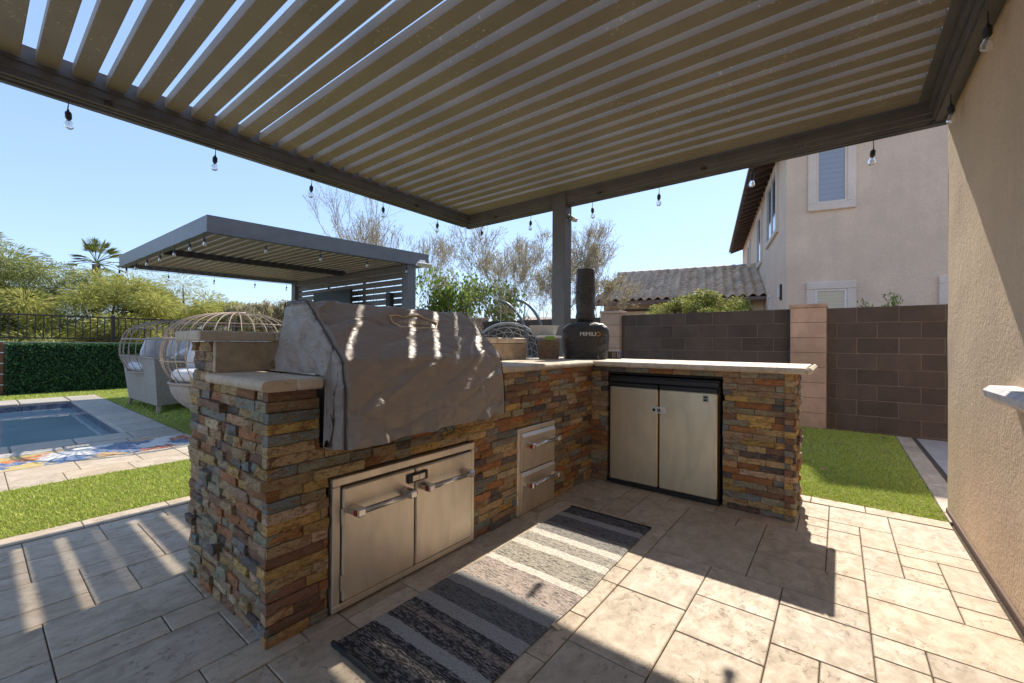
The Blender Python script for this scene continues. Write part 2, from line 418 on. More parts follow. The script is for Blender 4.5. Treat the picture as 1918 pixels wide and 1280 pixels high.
def rug():
    n = NB('striped_woven_rug'); p = n.pos(); s = n.n('SeparateXYZ'); n.l(p, s.inputs[0])
    wob = n.math('MULTIPLY', n.math('SUBTRACT', n.noise(n.scale(p, (2, 9, 1)), 1.6, 3), .5), .022)
    x = n.math('ADD', s.outputs[0], wob)
    t = n.math('DIVIDE', n.math('SUBTRACT', x, .80), 1.76)
    st = [(.80,(.03,.03,.032),(.30,.27,.25)), (.994,(.42,.41,.39),(.36,.35,.33)), (1.053,(.035,.035,.04),(.34,.30,.27)),
          (1.12,(.36,.30,.25),(.03,.03,.03)), (1.145,(.035,.035,.04),(.30,.28,.26)), (1.195,(.40,.385,.365),(.34,.33,.31)),
          (1.262,(.20,.195,.19),(.06,.06,.06)), (1.378,(.38,.37,.35),(.30,.29,.28)), (1.468,(.50,.41,.35),(.14,.12,.11)),
          (1.646,(.78,.72,.62),(.55,.50,.44)), (1.70,(.46,.42,.34),(.10,.09,.08)), (1.87,(.78,.72,.62),(.55,.50,.44)),
          (1.93,(.48,.44,.37),(.13,.12,.11)), (2.03,(.76,.70,.61),(.5,.46,.4)), (2.09,(.33,.31,.28),(.12,.11,.10)),
          (2.215,(.20,.19,.19),(.07,.07,.07)), (2.34,(.40,.38,.36),(.33,.32,.30)), (2.40,(.05,.048,.05),(.26,.24,.23))]
    A = n.ramp(t, [((a-.80)/1.76, b) for a, b, c in st], 'CONSTANT'); B = n.ramp(t, [((a-.80)/1.76, c) for a, b, c in st], 'CONSTANT')
    fl = n.noise(n.scale(p, (230, 34, 1)), 1., 3, .7); fl2 = n.noise(n.scale(p, (95, 11, 1)), 1., 2)
    f = n.ramp(n.math('ADD', n.math('MULTIPLY', fl, .7), n.math('MULTIPLY', fl2, .3)), [(.50, 0.), (.56, 1.)])
    c = n.mix(f, A, B)
    wv = n.noise(n.scale(p, (210, 90, 1)), 1., 2, .5)
    c = n.mix(n.ramp(wv, [(.3, .45), (.5, 0.)]), c, (.05, .045, .045))
    return n.fin(c, .95, 0, n.bump(n.math('ADD', wv, n.math('MULTIPLY', fl, .6)), .8, .006))
m_rug = rug()

def glass_bulb():
    n = NB('clear_bulb_glass'); return n.fin((.95, .95, .93), .05, 0, None, .6, Transmission_Weight=.85, IOR=1.2)
m_bulb = glass_bulb()
m_gravel = simple('desert_ground', (.24, .18, .13), .95, var=.3, sc=3, bump=.5, bd=.03)
m_concrete = simple('concrete_walk', (.40, .37, .34), .9, var=.15, sc=8, bump=.4, bd=.003)

# ------------------------------------------------------------------ ground
sh = MB().add([(-900,-900,-.16),(900,-900,-.16),(900,900,-.16),(-900,900,-.16)], [(0,1,2,3)]).build('ground', m_gravel); tag(sh, kind='structure')

# patio: travertine pavers laid in mixed sizes
patio = empty('patio', (0,0,0), kind='structure')
MB().box(-3.2, 3.775, -.58, 3.68, -.12, -.012).build('joint_sand', m_joint, patio)
U = .1508
def layout(x0, y0, nx, ny, seed):
    R = random.Random(seed); occ = np.zeros((nx, ny), bool); out = []
    sizes = [(3,2),(2,3),(2,2),(2,2),(2,2),(2,1),(2,1),(1,2),(1,2),(1,1),(1,1)]
    for i in range(nx):
        for j in range(ny):
            if occ[i, j]: continue
            c = sizes[:]; R.shuffle(c)
            c = c if R.random() < .70 else sorted(c, key=lambda s: -s[0]*s[1]*R.uniform(.5, 1))
            for a, b in c+[(1,1)]:
                if i+a <= nx and j+b <= ny and not occ[i:i+a, j:j+b].any():
                    occ[i:i+a, j:j+b] = True; out.append((x0+i*U, x0+(i+a)*U, y0+j*U, y0+(j+b)*U)); break
    return out
def paver_mesh(x0, x1, y0, y1, top=0., th=.05, g=.0018, tilt=.0012):
    mb = MB(); mb.cbox(x0+g, x1-g, y0+g, y1-g, top-th, top, .003)
    cx, cy = (x0+x1)/2, (y0+y1)/2; a, b, d = (random.uniform(-1,1)*tilt/.3 for _ in range(3))
    mb.v = [(x, y, z+a*(x-cx)+b*(y-cy)+d*.2) if z > top-th/2 else (x, y, z) for x, y, z in mb.v]
    return mb
rects = layout(.185-U*21, -.553, 44, 27, 9)
rects = [r for r in rects]
vis, far = [], []
for r in rects:
    cx, cy = (r[0]+r[1])/2, (r[2]+r[3])/2
    under = (.75 < cx < 3.8 and 1.72 < cy < 2.4) or (3.25 < cx < 3.7 and .3 < cy < 1.8)
    ahead = cx*fw.x+cy*fw.y
    (vis if (ahead > 1.05 and not under and cx > -.6) else far).append(r)
for r in vis: paver_mesh(*r).build('paver', m_paver, patio)
mb = MB()
for r in far:
    q = paver_mesh(*r); mb.add(q.v, q.f)
mb.build('paver', m_paver_s, patio, kind='stuff')
# edge courses along both lawns
x = -2.9
while x < 3.7:
    L = random.choice([.2, .3, .41, .41, .5]); 
    paver_mesh(x, min(x+L, 3.77), 3.532, 3.68, .002).build('paver', m_paver, patio); x += L
y = -.553
while y < 3.5:
    L = random.choice([.3, .41, .41, .5]); L = min(L, 3.532-y)
    paver_mesh(3.662, 3.80, y, y+L, .002).build('paver', m_paver, patio); y += L
# narrow walk beside the house and the concrete slab behind it
side = empty('side_path', kind='structure')
x = 3.81
MB().box(3.8, 7.05, -.74, -.55, -.12, -.012).build('joint_sand', m_joint, side)
while x < 7.0:
    L = random.choice([.2, .3, .41]); paver_mesh(x, min(x+L, 7.04), -.70, -.555, .0).build('paver', m_paver, side); x += L
tag(MB().box(4.06, 7.05, -3.0, -.745, -.12, -.006).build('concrete_slab', m_concrete), kind='structure')

# artificial lawns
def lawn(name, quads, blades, seed, h=.022):
    root = empty(name, kind='structure')
    mb = MB()
    for x0, x1, y0, y1 in quads: mb.box(x0, x1, y0, y1, -.12, -.004)
    mb.build('turf_backing', m_turf, root)
    R = np.random.default_rng(seed); Vs = []; 
    for x0, x1, y0, y1, dens in blades:
        n = int((x1-x0)*(y1-y0)*dens); p = np.stack([R.uniform(x0, x1, n), R.uniform(y0, y1, n), np.full(n, -.006)], 1)
        a = R.uniform(0, 2*pi, n); hh = h*R.uniform(.5, 1.25, n); w = .0028*R.uniform(.7, 1.5, n)*(1+(dens < 4000)*1.2)
        d = np.stack([np.cos(a), np.sin(a), np.zeros(n)], 1); ln = R.normal(0, .6, (n, 2))*hh[:, None]
        t = p.copy(); t[:, 2] += hh; t[:, :2] += ln
        Vs.append(np.stack([p-d*w[:, None], p+d*w[:, None], t], 1).reshape(-1, 3))
    V = np.concatenate(Vs); F = np.arange(len(V)).reshape(-1, 3)
    o = link('turf_blades', npmesh('turf_blades', V, F), root, m_blade); o['kind'] = 'stuff'
lawn('lawn_by_pool', [(-4, 6.9, 3.68, 4.83), (1.61, 6.9, 4.83, 13.3), (-4, 1.61, 12.05, 13.3), (3.80, 7.05, -.55, 3.68)],
     [(-.1, 1.9, 3.685, 4.83, 16000), (1.62, 3.2, 4.83, 7.5, 5000), (1.62, 3.6, 7.5, 13.2, 2600), (-.6, 1.6, 12.06, 13.2, 2600), (3.805, 5.2, -.545, .9, 15000), (5.2, 7.0, -.545, 1.0, 9000)], 3)
# fallen leaves on the lawn
for (x, y, a, lab) in ((6.6, -.42, .4, 'dry curled leaf lying on the turf near the block wall'), (5.9, .02, 1.9, 'small pale leaf lying on shaded turf beyond the stone peninsula'), (4.6, .10, 2.6, 'little dark leaf on the sunlit turf')):
    mb = MB(); n = 7; vs = []
    for k in range(n):
        t = k/(n-1); w = .018*sin(pi*min(1, t*1.02+.02)); X = (t-.5)*.11
        vs += [(X, -w, .010+.014*t*t), (X, 0, .004+.02*abs(t-.5)), (X, w, .014)]
    mb.add(vs, [(3*k+j, 3*k+3+j, 3*k+4+j, 3*k+1+j) for k in range(n-1) for j in (0, 1)])
    o = mb.build('dry_leaf', simple('leaf_brown', (.33, .22, .10), .8)); o.location = (x, y, .02); o.rotation_euler = (0, .1, a); o.scale = (1, 1, 1)
    tag(o, lab, 'leaf')

# ------------------------------------------------------------------ pool
pool = empty('pool', kind='structure')
PX0, PX1, PY0, PY1 = -4.5, 1.185, 6.87, 11.25
b = MB(); b.box(PX0, PX1, PY0, PY1, -1.4, -1.3); b.build('pool_floor', simple('pool_plaster', (.30, .42, .45), .8), pool)
for nm, q in (('a', (PX1, PX1+.2, PY0-.2, PY1+.2)), ('b', (PX0, PX1, PY0-.2, PY0)), ('c', (PX0, PX1, PY1, PY1+.2))):
    MB().box(q[0], q[1], q[2], q[3], -1.4, -.155).build('pool_shell', bpy.data.materials['pool_plaster'], pool)
o = MB().add([(PX0, PY0, -.135), (PX1, PY0, -.135), (PX1, PY1, -.135), (PX0, PY1, -.135)], [(0,1,2,3)]).build('water', m_water); tag(o, kind='structure')
tw = .30
k = 0; x = PX1
while x > -1.2:
    MB().cbox(x-tw+.004, x-.004, PY1-.012, PY1+.012, -.30, -.045, .003).build('pool_tile', m_ptile, pool); x -= tw
y = PY0
while y < PY1:
    MB().cbox(PX1-.012, PX1+.012, y+.004, min(y+tw, PY1)-.016, -.30, -.045, .003).build('pool_tile', m_ptile, pool); y += tw
def coping(x0, x1, y0, y1, nose):
    mb = MB(); mb.cbox(x0+.004, x1-.004, y0+.004, y1-.004, -.05, .002, .012); mb.build('coping_stone', m_coping, pool)
x = 1.61
first = True
while x > -2:
    L = .46 if not first else .425
    coping(x-L, x, 6.41, 6.845+.0, 0); x -= L; first = False
y = 6.85
while y < 12.05:
    L = min(.61, 12.05-y); coping(1.16, 1.61, y, y+L, 0); y += L
x = 1.16
while x > -2:
    coping(x-.61, x, 11.28, 11.66, 0); coping(x-.61, x, 11.66, 12.05, 0); x -= .61
mb = MB(); mb.box(-4.2, 1.605, 4.83, 6.865, -.14, -.056); mb.box(1.19, 1.605, 6.866, 12.05, -.14, -.056); mb.box(-4.2, 1.189, 11.26, 12.05, -.14, -.056); mb.build('mortar_bed', m_joint, pool)
# mosaic band with travertine borders
deck = empty('pool_deck', kind='structure')
MB().box(-4.2, 1.56, 5.55, 6.20, -.05, .001).build('mosaic_inlay', m_mosaic, deck)
for (ya, yb) in ((6.205, 6.405),):
    x = 1.61
    while x > -2: coping(x-.5, x, ya, yb, 0); x -= .5
x = 1.61
while x > -1.6:
    L = random.choice([.41, .61, .3]); paver_mesh(x-L, x, 5.14, 5.545, .001).build('paver', m_paver, deck); x -= L
x = 1.61
while x > -1.6:
    L = random.choice([.3, .41, .41]); paver_mesh(x-L, x, 4.83, 5.14, .001).build('paver', m_paver, deck); x -= L
MB().box(1.565, 1.61, 5.55, 6.2, -.05, .002).build('border_strip', m_paver, deck)

# ------------------------------------------------------------------ our house: side wall at the right
HX = 4.05
house = empty('house', (HX, -.58, 0), 'tan stucco house wall running along the patio edge, half in diagonal shadow', 'house')
mb = MB(); nx, nz = 60, 30
vs = []; 
for i in range(nx+1):
    for j in range(nz+1):
        X = HX-7.5*i/nx; Z = -.06+4.6*j/nz
        vs.append((X-HX, .004*noise.noise(Vector((X*3, 0, Z*3))), Z))
mb.add(vs, [(i*(nz+1)+j, i*(nz+1)+j+1, (i+1)*(nz+1)+j+1, (i+1)*(nz+1)+j) for i in range(nx) for j in range(nz)])
mb.add([(0,0,-.06),(0,0,4.54),(0,-6,4.54),(0,-6,-.06)], [(0,3,2,1)])
mb.add([(0,0,4.54),(-7.5,0,4.54),(-7.5,-6,4.54),(0,-6,4.54)], [(0,1,2,3)])
mb.build('wall', m_stucco, house)
mb = MB(); mb.cbox(-7.5, -.02, -.001, .012, -.05, .03, .003); mb.build('screed_shade_strip', simple('screed_shade_brown', (.17, .11, .08), .8), house)  # screed at the wall foot, its brown paints in the shade strip there
# projecting stone sill of the kitchen window
mb = MB(); pr = [(-.02, .885), (.055, .875), (.085, .90), (.09, .925), (.07, .945), (-.02, .947)]
x1, x0 = 2.70-HX, .8-HX; n = len(pr)
mb.add([(x0, y, z) for y, z in pr]+[(x1-.012, y, z) for y, z in pr]+[(x1, y*.85, .915+(z-.915)*.8) for y, z in pr],
       [tuple(range(n)), tuple(2*n+k for k in range(n))[::-1]]+[(k, k+n, (k+1) % n+n, (k+1) % n) for k in range(n)]+[(k+n, k+2*n, (k+1) % n+2*n, (k+1) % n+n) for k in range(n)])
mb.build('sill', m_sill, house)

# ------------------------------------------------------------------ outdoor kitchen
FY = 1.62          # stone face of the long run
PXF = 3.17         # stone face of the short run
kit = empty('outdoor_kitchen', (0,0,0), 'L-shaped outdoor kitchen counter clad in split slate ledgestone under the pergola', 'kitchen counter')
mb = MB()
mb.box(.70, .86, 1.65, 2.43, 0, .93); mb.box(.86, 1.78, 1.72, 2.43, 0, .70); mb.box(1.78, 3.76, 1.65, 2.43, 0, .93)
mb.box(.86, 1.78, 1.65, 1.719, .56, .70); mb.box(.70, 3.0, 2.21, 2.429, .9301, 1.11)
mb.box(3.20, 3.74, .24, .62, 0, .93); mb.box(3.20, 3.74, 1.47, 1.649, 0, .93); mb.box(3.20, 3.74, .62, 1.47, .872, .93); mb.box(3.66, 3.74, .62, 1.47, 0, .872)
mb.build('core', m_mortar, kit)
stones = []
def wallstones(O, u, nrm, L, z0, z1, holes, course=.041, lens=(.07, .21), prot=(.0, .022), rough=.006, seed=1, endx=0.):
    R = random.Random(seed); O = Vector(O); u = Vector(u); nrm = Vector(nrm); nc = round((z1-z0)/course); ch = (z1-z0)/nc
    for c in range(nc):
        a = -endx*R.random(); za = z0+c*ch
        big = None
        while a < L-.01:
            l = R.uniform(*lens)*(1.35 if R.random() < .15 else 1)
            if L-(a+l) < lens[0]*.7: l = L-a+endx*R.random()
            segs = [(a, a+l)]
            for h in holes:
                if za+ch*.5 > h[2] and za+ch*.5 < h[3]:
                    ns = []
                    for s0, s1 in segs:
                        if s1 <= h[0] or s0 >= h[1]: ns.append((s0, s1))
                        else:
                            if s0 < h[0]: ns.append((s0, h[0]))
                            if s1 > h[1]: ns.append((h[1], s1))
                    segs = ns
            for s0, s1 in segs:
                if s1-s0 < .012: continue
                g = .0016; p = R.uniform(*prot)*(1 if R.random() < .85 else 1.6)
                s0g, s1g, zb, zt = s0+g, s1-g, za+.0012, za+ch-.0012
                nu = 4 if s1-s0 > .06 else 2; nv = 2
                mb = MB(); mb.cur = stone_col(); vs = []
                for i in range(nu+1):
                    for j in range(nv+1):
                        t, v = i/nu, j/nv
                        ed = (i in (0, nu)) or (j in (0, nv))
                        d = p+R.uniform(-1, 1)*rough-(rough*.9 if ed else -rough*.3)
                        P = O+u*(s0g+(s1g-s0g)*t)+Vector((0, 0, zb+(zt-zb)*v+(R.uniform(-.0015, .0015) if j == 1 else 0)))+nrm*d
                        vs.append(P)
                nb = len(vs)
                for (tt, vv) in ((0,0),(1,0),(1,1),(0,1)):
                    vs.append(O+u*(s0g+(s1g-s0g)*tt)+Vector((0,0,zb+(zt-zb)*vv))-nrm*.035)
                flip = (u.cross(Vector((0,0,1)))).dot(nrm) < 0
                F = [(i*(nv+1)+j, (i+1)*(nv+1)+j, (i+1)*(nv+1)+j+1, i*(nv+1)+j+1) for i in range(nu) for j in range(nv)]
                F.append(tuple([nb, nb+1]+[i*(nv+1) for i in range(nu, -1, -1)]))
                F.append(tuple([nb+2, nb+3]+[i*(nv+1)+nv for i in range(nu+1)]))
                F.append((nb+3, nb, 0, 1, 2)); F.append((nb+1, nb+2, nu*(nv+1)+2, nu*(nv+1)+1, nu*(nv+1)))
                if flip: F = [f[::-1] for f in F]
                mb.add(vs, F)
                ctr = O+u*(s0+s1)/2+Vector((0,0,za))
                ray = ctr-Vector((0,0,EYE)); dist = ray.length
                score = (s1-s0)*ch*max(0., -ray.normalized().dot(nrm))/dist**2
                stones.append((score, mb))
            a += l
# long front face (local u = +X from x=.66)
wallstones((.66, FY+.012, 0), (1,0,0), (0,-1,0), 2.56, 0, .93, [(.235, 1.085, -.1, .562), (1.505, 1.915, -.1, .562), (.195, 1.185, .705, 1.)], .0405, (.08, .23), (.004, .016), .004, 11)
# near end of the run, rougher
wallstones((.672, 1.63, 0), (0,1,0), (-1,0,0), .86, 0, .93, [], .0405, (.06, .18), (.002, .020), .004, 12, .008)
wallstones((.672, 2.215, .93), (0,1,0), (-1,0,0), .27, 0, .178, [], .045, (.06, .13), (.0, .02), .005, 13, .004)
# short run facing the patio and its far end
wallstones((PXF+.012, .215, 0), (0,1,0), (-1,0,0), 1.43, 0, .93, [(.415, 1.262, -.1, .875)], .0405, (.09, .24), (.003, .014), .0035, 14, .008)
wallstones((3.165, .235, 0), (1,0,0), (0,-1,0), .61, 0, .93, [], .0405, (.06, .15), (.0, .022), .005, 15, .01)
wallstones((3.0, 2.43, 0), (-1,0,0), (0,1,0), 2.32, 0, .93, [], .09, (.18, .35), (.0, .02), .005, 16)
stones.sort(key=lambda s: -s[0])
for sc_, mb in stones[:298]: mb.build('stone', m_ledge, kit, col=True)
mb = MB()
for sc_, q in stones[298:]:
    k0 = len(mb.v); mb.v += q.v; mb.c += q.c; mb.f += [tuple(i+k0 for i in f) for f in q.f]
mb.build('stone', m_ledge, kit, col=True, kind='stuff')

# travertine counter: bull-nosed pieces and field tiles
TOP, TH = .972, .042
def bull(a0, a1, o, c, sgn, axis, w=.28, slant=0):
    """bullnose piece along axis ('x' or 'y') from a0 to a1, nose at c pointing sgn"""
    pr = []
    for k in range(7):
        t = -pi/2+pi*k/6; pr.append((c-sgn*TH/2+sgn*TH/2*cos(t), TOP-TH/2+TH/2*sin(t)))
    pr += [(c-sgn*w, TOP), (c-sgn*w, TOP-TH)]
    n = len(pr); mb = MB(); g = .0012
    f = (lambda a, p: (a, p[0], p[1])) if axis == 'x' else (lambda a, p: (p[0], a, p[1]))
    mb.add([f(a0+g, p) for p in pr]+[f(a1-g, p) for p in pr],
           [tuple(range(n))[::-1], tuple(range(n, 2*n))]+[(k, (k+1) % n, n+(k+1) % n, n+k) for k in range(n)])
    o_ = mb.build('counter_piece', m_counter, kit); return o_
def tile(x0, x1, y0, y1): MB().cbox(x0+.0012, x1-.0012, y0+.0012, y1-.0012, TOP-.03, TOP, .002).build('counter_piece', m_counter, kit)
# left of the grill: end nose along y, then front nose
ys = [1.585, 1.79, 1.98, 2.165]
for a, b_ in zip(ys[:-1], ys[1:]): bull(a, b_, 0, .625, -1, 'y', .12)
bull(.7465, .845, 0, 1.575, -1, 'x', .01) if False else None
mb = MB(); mb.cbox(.746, .85, 1.578, 1.84, TOP-TH, TOP, .009); mb.build('counter_piece', m_counter, kit)
tile(.746, .85, 1.841, 2.165)
x = 1.84
for w in (.22, .30, .30, .30, .17):
    bull(x, x+w, 0, 1.578, -1, 'x', .29); tile(x, x+w, 1.869, 2.165); x += w
# square field behind the inner corner
MB().cbox(3.13, 3.85, 1.58, 1.867, TOP-.03, TOP, .002).build('counter_piece', m_counter, kit)
for xa in (3.13, 3.49): tile(xa, xa+.36, 1.869, 2.165)
for xa in (3.05, 3.32, 3.59): tile(xa, xa+.26, 2.167, 2.46)
yy = [.16, .31, .52, .73, .94, 1.15, 1.36, 1.578]
for a, b_ in zip(yy[:-1], yy[1:]): bull(a, b_, 0, 3.125, -1, 'y', .30); tile(3.426, 3.60, a, b_); bull(a, b_, 0, 3.86, 1, 'y', .258)
MB().cbox(3.125, 3.86, .125, .1585, TOP-TH, TOP, .014).build('counter_piece', m_counter, kit)
# raised bar: riser slabs and cap
for a, b_ in ((.665, 1.27), (1.27, 1.88), (1.88, 2.45), (2.45, 2.98)):
    MB().cbox(a+.001, b_-.001, 2.167, 2.20, TOP, 1.108, .002).build('bar_riser', m_riser, kit)
x = .60
for w in (.31, .46, .61, .61, .40): MB().cbox(x+.001, x+w-.001, 2.155, 2.50, 1.112, 1.157, .006).build('bar_cap', m_counter, kit); x += w
mb = MB(); pts = [(2.975, 2.17)]+[(2.975+.09*sin(t), 2.26-.09*cos(t)) for t in [k*pi/12 for k in range(7)]]+[(3.065, 2.44), (2.975, 2.44)]
mb.prism(pts, TOP, 1.157); mb.build('bar_riser', m_riser, kit, smooth=False)

# stainless access doors, hinged in a frame
fr = MB(); X0, X1, Z0, Z1 = .903, 1.738, .012, .556; t = .034
fr.cbox(X0, X1, FY-.012, FY+.03, Z1-t, Z1, .003); fr.cbox(X0, X1, FY-.012, FY+.03, Z0, Z0+t*.8, .003)
fr.cbox(X0, X0+t, FY-.012, FY+.03, Z0+t*.8, Z1-t, .003); fr.cbox(X1-t*.7, X1, FY-.012, FY+.03, Z0+t*.8, Z1-t, .003)
fr.build('door_frame', m_steel, kit)
MB().box(X0+.02, X1-.02, FY+.031, FY+.05, Z0, Z1).build('cabinet_back', m_black, kit)
def handle(x0, x1, z, y=FY-.022, parent=None, r=.0125, out=.055, med=.0125):
    mb = MB(); mb.tube([(x0, y-out, z), (x1, y-out, z)], r, 12)
    h = mb.build('handle', m_chrome, parent, smooth=True)
    for xx, s in ((x0, -1), (x1, 1)):
        mb = MB(); mb.cbox(xx-.020, xx+.020, y-out-.017, y, z-.0175, z+.0175, .006); mb.build('bracket', m_chrome, parent)
    for xx, s in ((x0-.020, -1), (x1+.020, 1)):
        mb = MB(); mb.tube([(xx, y-out, z), (xx+s*.003, y-out, z)], med, 14); mb.build('medallion', m_red, parent)
for (a, b_, h0, h1) in ((.943, 1.312, .985, 1.25), (1.318, 1.708, 1.36, 1.64)):
    mb = MB(); mb.cbox(a, b_, FY-.022, FY+.028, .046, .512, .006); d = mb.build('cabinet_door', m_steel, kit)
    handle(h0, h1, .418, parent=d)
mb = MB(); mb.cbox(1.262, 1.385, FY-.034, FY-.0225, .447, .492, .005); d = mb.build('door_lock', m_dark, kit)
mb = MB(); mb.tube([(1.335, FY-.034, .470), (1.335, FY-.042, .470)], .014, 14); mb.build('key_cylinder', m_chrome, d)
mb = MB(); mb.cbox(1.285, 1.36, FY-.040, FY-.0345, .456, .484, .002); mb.build('lock_plate', m_steel, d)
for z in (.13, .40):
    mb = MB(); mb.tube([(.939, FY-.024, z-.03), (.939, FY-.024, z+.03)], .006, 8); mb.build('hinge', m_steel, kit)
# stainless drawers
fr = MB(); X0, X1 = 2.150, 2.588
fr.cbox(X0, X1, FY-.006, FY+.03, .53, .56, .003); fr.cbox(X0, X1, FY-.006, FY+.03, .004, .03, .003)
fr.cbox(X0, X0+.025, FY-.006, FY+.03, .03, .53, .003); fr.cbox(X1-.025, X1, FY-.006, FY+.03, .03, .53, .003); fr.build('drawer_frame', m_steel, kit)
MB().box(X0+.02, X1-.02, FY+.031, FY+.05, .02, .54).build('cabinet_back', m_black, kit)
for (z0, z1, hz) in ((.285, .528, .455), (.032, .278, .205)):
    mb = MB(); mb.add([(2.177, FY-.012, z0), (2.561, FY-.012, z0), (2.561, FY-.030, z1-.02), (2.177, FY-.030, z1-.02), (2.177, FY-.014, z1), (2.561, FY-.014, z1),
                       (2.177, FY+.03, z0), (2.561, FY+.03, z0), (2.561, FY+.03, z1), (2.177, FY+.03, z1)],
                      [(0,1,2,3),(3,2,5,4),(4,5,8,9),(0,6,7,1),(0,3,4,9,6),(1,7,8,5,2)])
    d = mb.build('drawer', m_steel, kit); handle(2.215, 2.523, hz, y=FY-.024, parent=d)

# ------------------------------------------------------------------ outdoor refrigerator pair
fr_ = empty('refrigerator', (3.17, 1.05, 0), 'two-door stainless outdoor refrigerator built into the stone counter', 'refrigerator')
def L(o, c): o.location = (0, 0, 0); return o
def fb(*a, c=.006): return MB().cbox(*a, c)
q = (3.17, 1.05)
fb(.02, .48, -.405, .405, .03, .862).build('cabinet', m_black, fr_)
for (a, b_) in ((-.392, .004), (.014, .395)):
    d = fb(-.028, .016, a, b_, .045, .775, c=.007).build('door', m_steel_f, fr_)
    fb(-.024, .016, a, b_, .777, .805, c=.003).build('door_top_trim', m_black, d)
fb(-.016, .018, -.40, .40, .812, .848, c=.004).build('vent_strip', m_black, fr_)
fb(-.006, .019, -.40, .40, .004, .040, c=.003).build('kick_plate', m_black, fr_)
lk = fb(-.042, -.029, -.050, .058, .598, .650, c=.006).build('lock', m_white, fr_)
mb = MB(); mb.tube([(-.042, .036, .624), (-.048, .036, .624)], .011, 12); mb.box(-.046, -.0425, .002, .010, .613, .635); mb.box(-.046, -.0425, -.010, -.002, .613, .635); mb.build('lock_buttons', m_black, lk)
bd = fb(-.0335, -.0285, -.335, -.300, .712, .757, c=.001).build('badge', m_black, fr_)
mb = MB(); y0, y1, z0, z1 = -.333, -.302, .714, .755
for r in ((y0, y1, z0, z0+.003), (y0, y1, z1-.003, z1), (y0, y0+.003, z0+.003, z1-.003), (y1-.003, y1, z0+.003, z1-.003), (y0+.006, y1-.006, .7335, .7375)): mb.box(-.0345, -.0336, *r)
mb.build('badge_print', m_white, bd)

# ------------------------------------------------------------------ grill under its cover
gr = empty('covered_grill', (.88, 1.5, .69), 'built-in grill under a wrinkled grey vinyl cover with sunlit stripes', 'grill')
def put(name, mb, mat, par, smooth=False):
    o = mb.build(name, mat, par, smooth=smooth); o.matrix_parent_inverse = par.matrix_world.inverted() if False else Matrix.Translation(-Vector(par.location)); return o
mb = MB(); mb.cbox(.91, 1.80, 1.60, 2.08, .715, .97, .004); put('grill_body', mb, m_steel, gr)
mb = MB(); mb.cbox(.872, 1.81, 1.70, 2.13, .9735, .980, .002); put('trim_flange', mb, m_steel, gr)
GX0, GX1 = .886, 1.838
prof = [(1.462,.700),(1.468,.80),(1.478,.90),(1.490,.98),(1.500,1.036),(1.508,1.049),(1.60,1.131),(1.70,1.220),(1.792,1.300),(1.803,1.304),(1.90,1.303),(1.992,1.300),(2.003,1.292),(2.035,1.18),(2.075,1.05),(2.09,.985)]
def resample(P, n):
    P = [Vector((a, b, 0)) for a, b in P]; d = [0]
    for a, b in zip(P[:-1], P[1:]): d.append(d[-1]+(b-a).length)
    out = []
    for k in range(n):
        t = d[-1]*k/(n-1)
        for i in range(len(P)-1):
            if d[i+1] >= t-1e-9: break
        f = (t-d[i])/(d[i+1]-d[i]); out.append((P[i]*(1-f)+P[i+1]*f))
    return out
NP, NX = 150, 170
PR = resample(prof, NP)
PN = []
for k in range(NP):
    a = PR[min(k+1, NP-1)]-PR[max(k-1, 0)]; PN.append(Vector((-a.y, a.x, 0)).normalized()*-1)
# outward = away from the grill centre
for k in range(NP):
    c = PR[k]-Vector((1.8, 1.0, 0))
    if PN[k].dot(c) < 0: PN[k] = -PN[k]
def ridge(v, pw=3.):
    return (1-min(1., abs(noise.noise(v))*2.2))**pw
def wr(p, s=1.):
    """sagging vinyl: soft swells, long diagonal creases, small puckers towards the hem"""
    a = noise.noise(Vector((p.x*2.2, p.y*1.5+p.z*.8, p.z*2.4)))*.014
    u = p.x*.82+p.z*.57+p.y*.2; v = -p.x*.57+p.z*.82+p.y*.4
    b = ridge(Vector((u*2.2, v*9, 3.1+p.y)))*.0085
    c = ridge(Vector((u*7+v*3, v*2.2-u, 8.3)), 4)*.006
    hem = max(0., min(1., (.98-p.z)/.27)) if p.y < 1.56 else 0
    d = hem*(ridge(Vector((p.x*11, p.z*2.0, 1.7)), 2.)*.016+noise.noise(Vector((p.x*26, p.z*5, 4)))*.005)
    e = ridge(Vector((p.x*5, p.z*16+p.y*7, 12.)), 4)*.0035
    f = ridge(Vector((p.x*3.3-p.z*6, p.z*2.5+p.x*2.0, 21.)), 5)*.010
    return (a*1.2+b*1.4-c*1.3+d+e-f+noise.noise(p*24)*.0008-.004)*s
V = []; NSIDE = 14
def prow(x, inset, dz=0):
    row = []
    for k in range(NP):
        n_ = PN[k]; P = Vector((x, PR[k].x, PR[k].y)); P -= Vector((0, n_.x, n_.y))*inset
        row.append((P, Vector((0, n_.x, n_.y))))
    return row
rows = []
for i in range(NX+1):
    t = i/NX; x = GX0+(GX1-GX0)*t; e = min(i, NX-i); ins = .016*max(0, 1-e/3.)**2
    row = prow(x, ins); sag = -.012*sin(pi*t)
    out = []
    for k, (P, n_) in enumerate(row):
        kk = k/NP; 
        g = P+n_*wr(P)*min(1., .25+e/7.)
        if .45 < kk < .8: g.z += sag
        if k < 30: g.y += .010*sin(x*21+P.z*3)*(1-k/30)+.008*noise.noise(Vector((x*6, 0, P.z*4)))
        if k == 0: g.z += .006*noise.noise(Vector((x*9, 2, 0)))+.022*(t)
        elif k < 10: g.z += .022*t*(1-k/10)
        out.append(g)
    rows.append(out)
idx = {}
for i, r in enumerate(rows):
    for k, g in enumerate(r): idx[i, k] = len(V); V.append(g)
F = [(idx[i,k], idx[i+1,k], idx[i+1,k+1], idx[i,k+1]) for i in range(NX) for k in range(NP-1)]
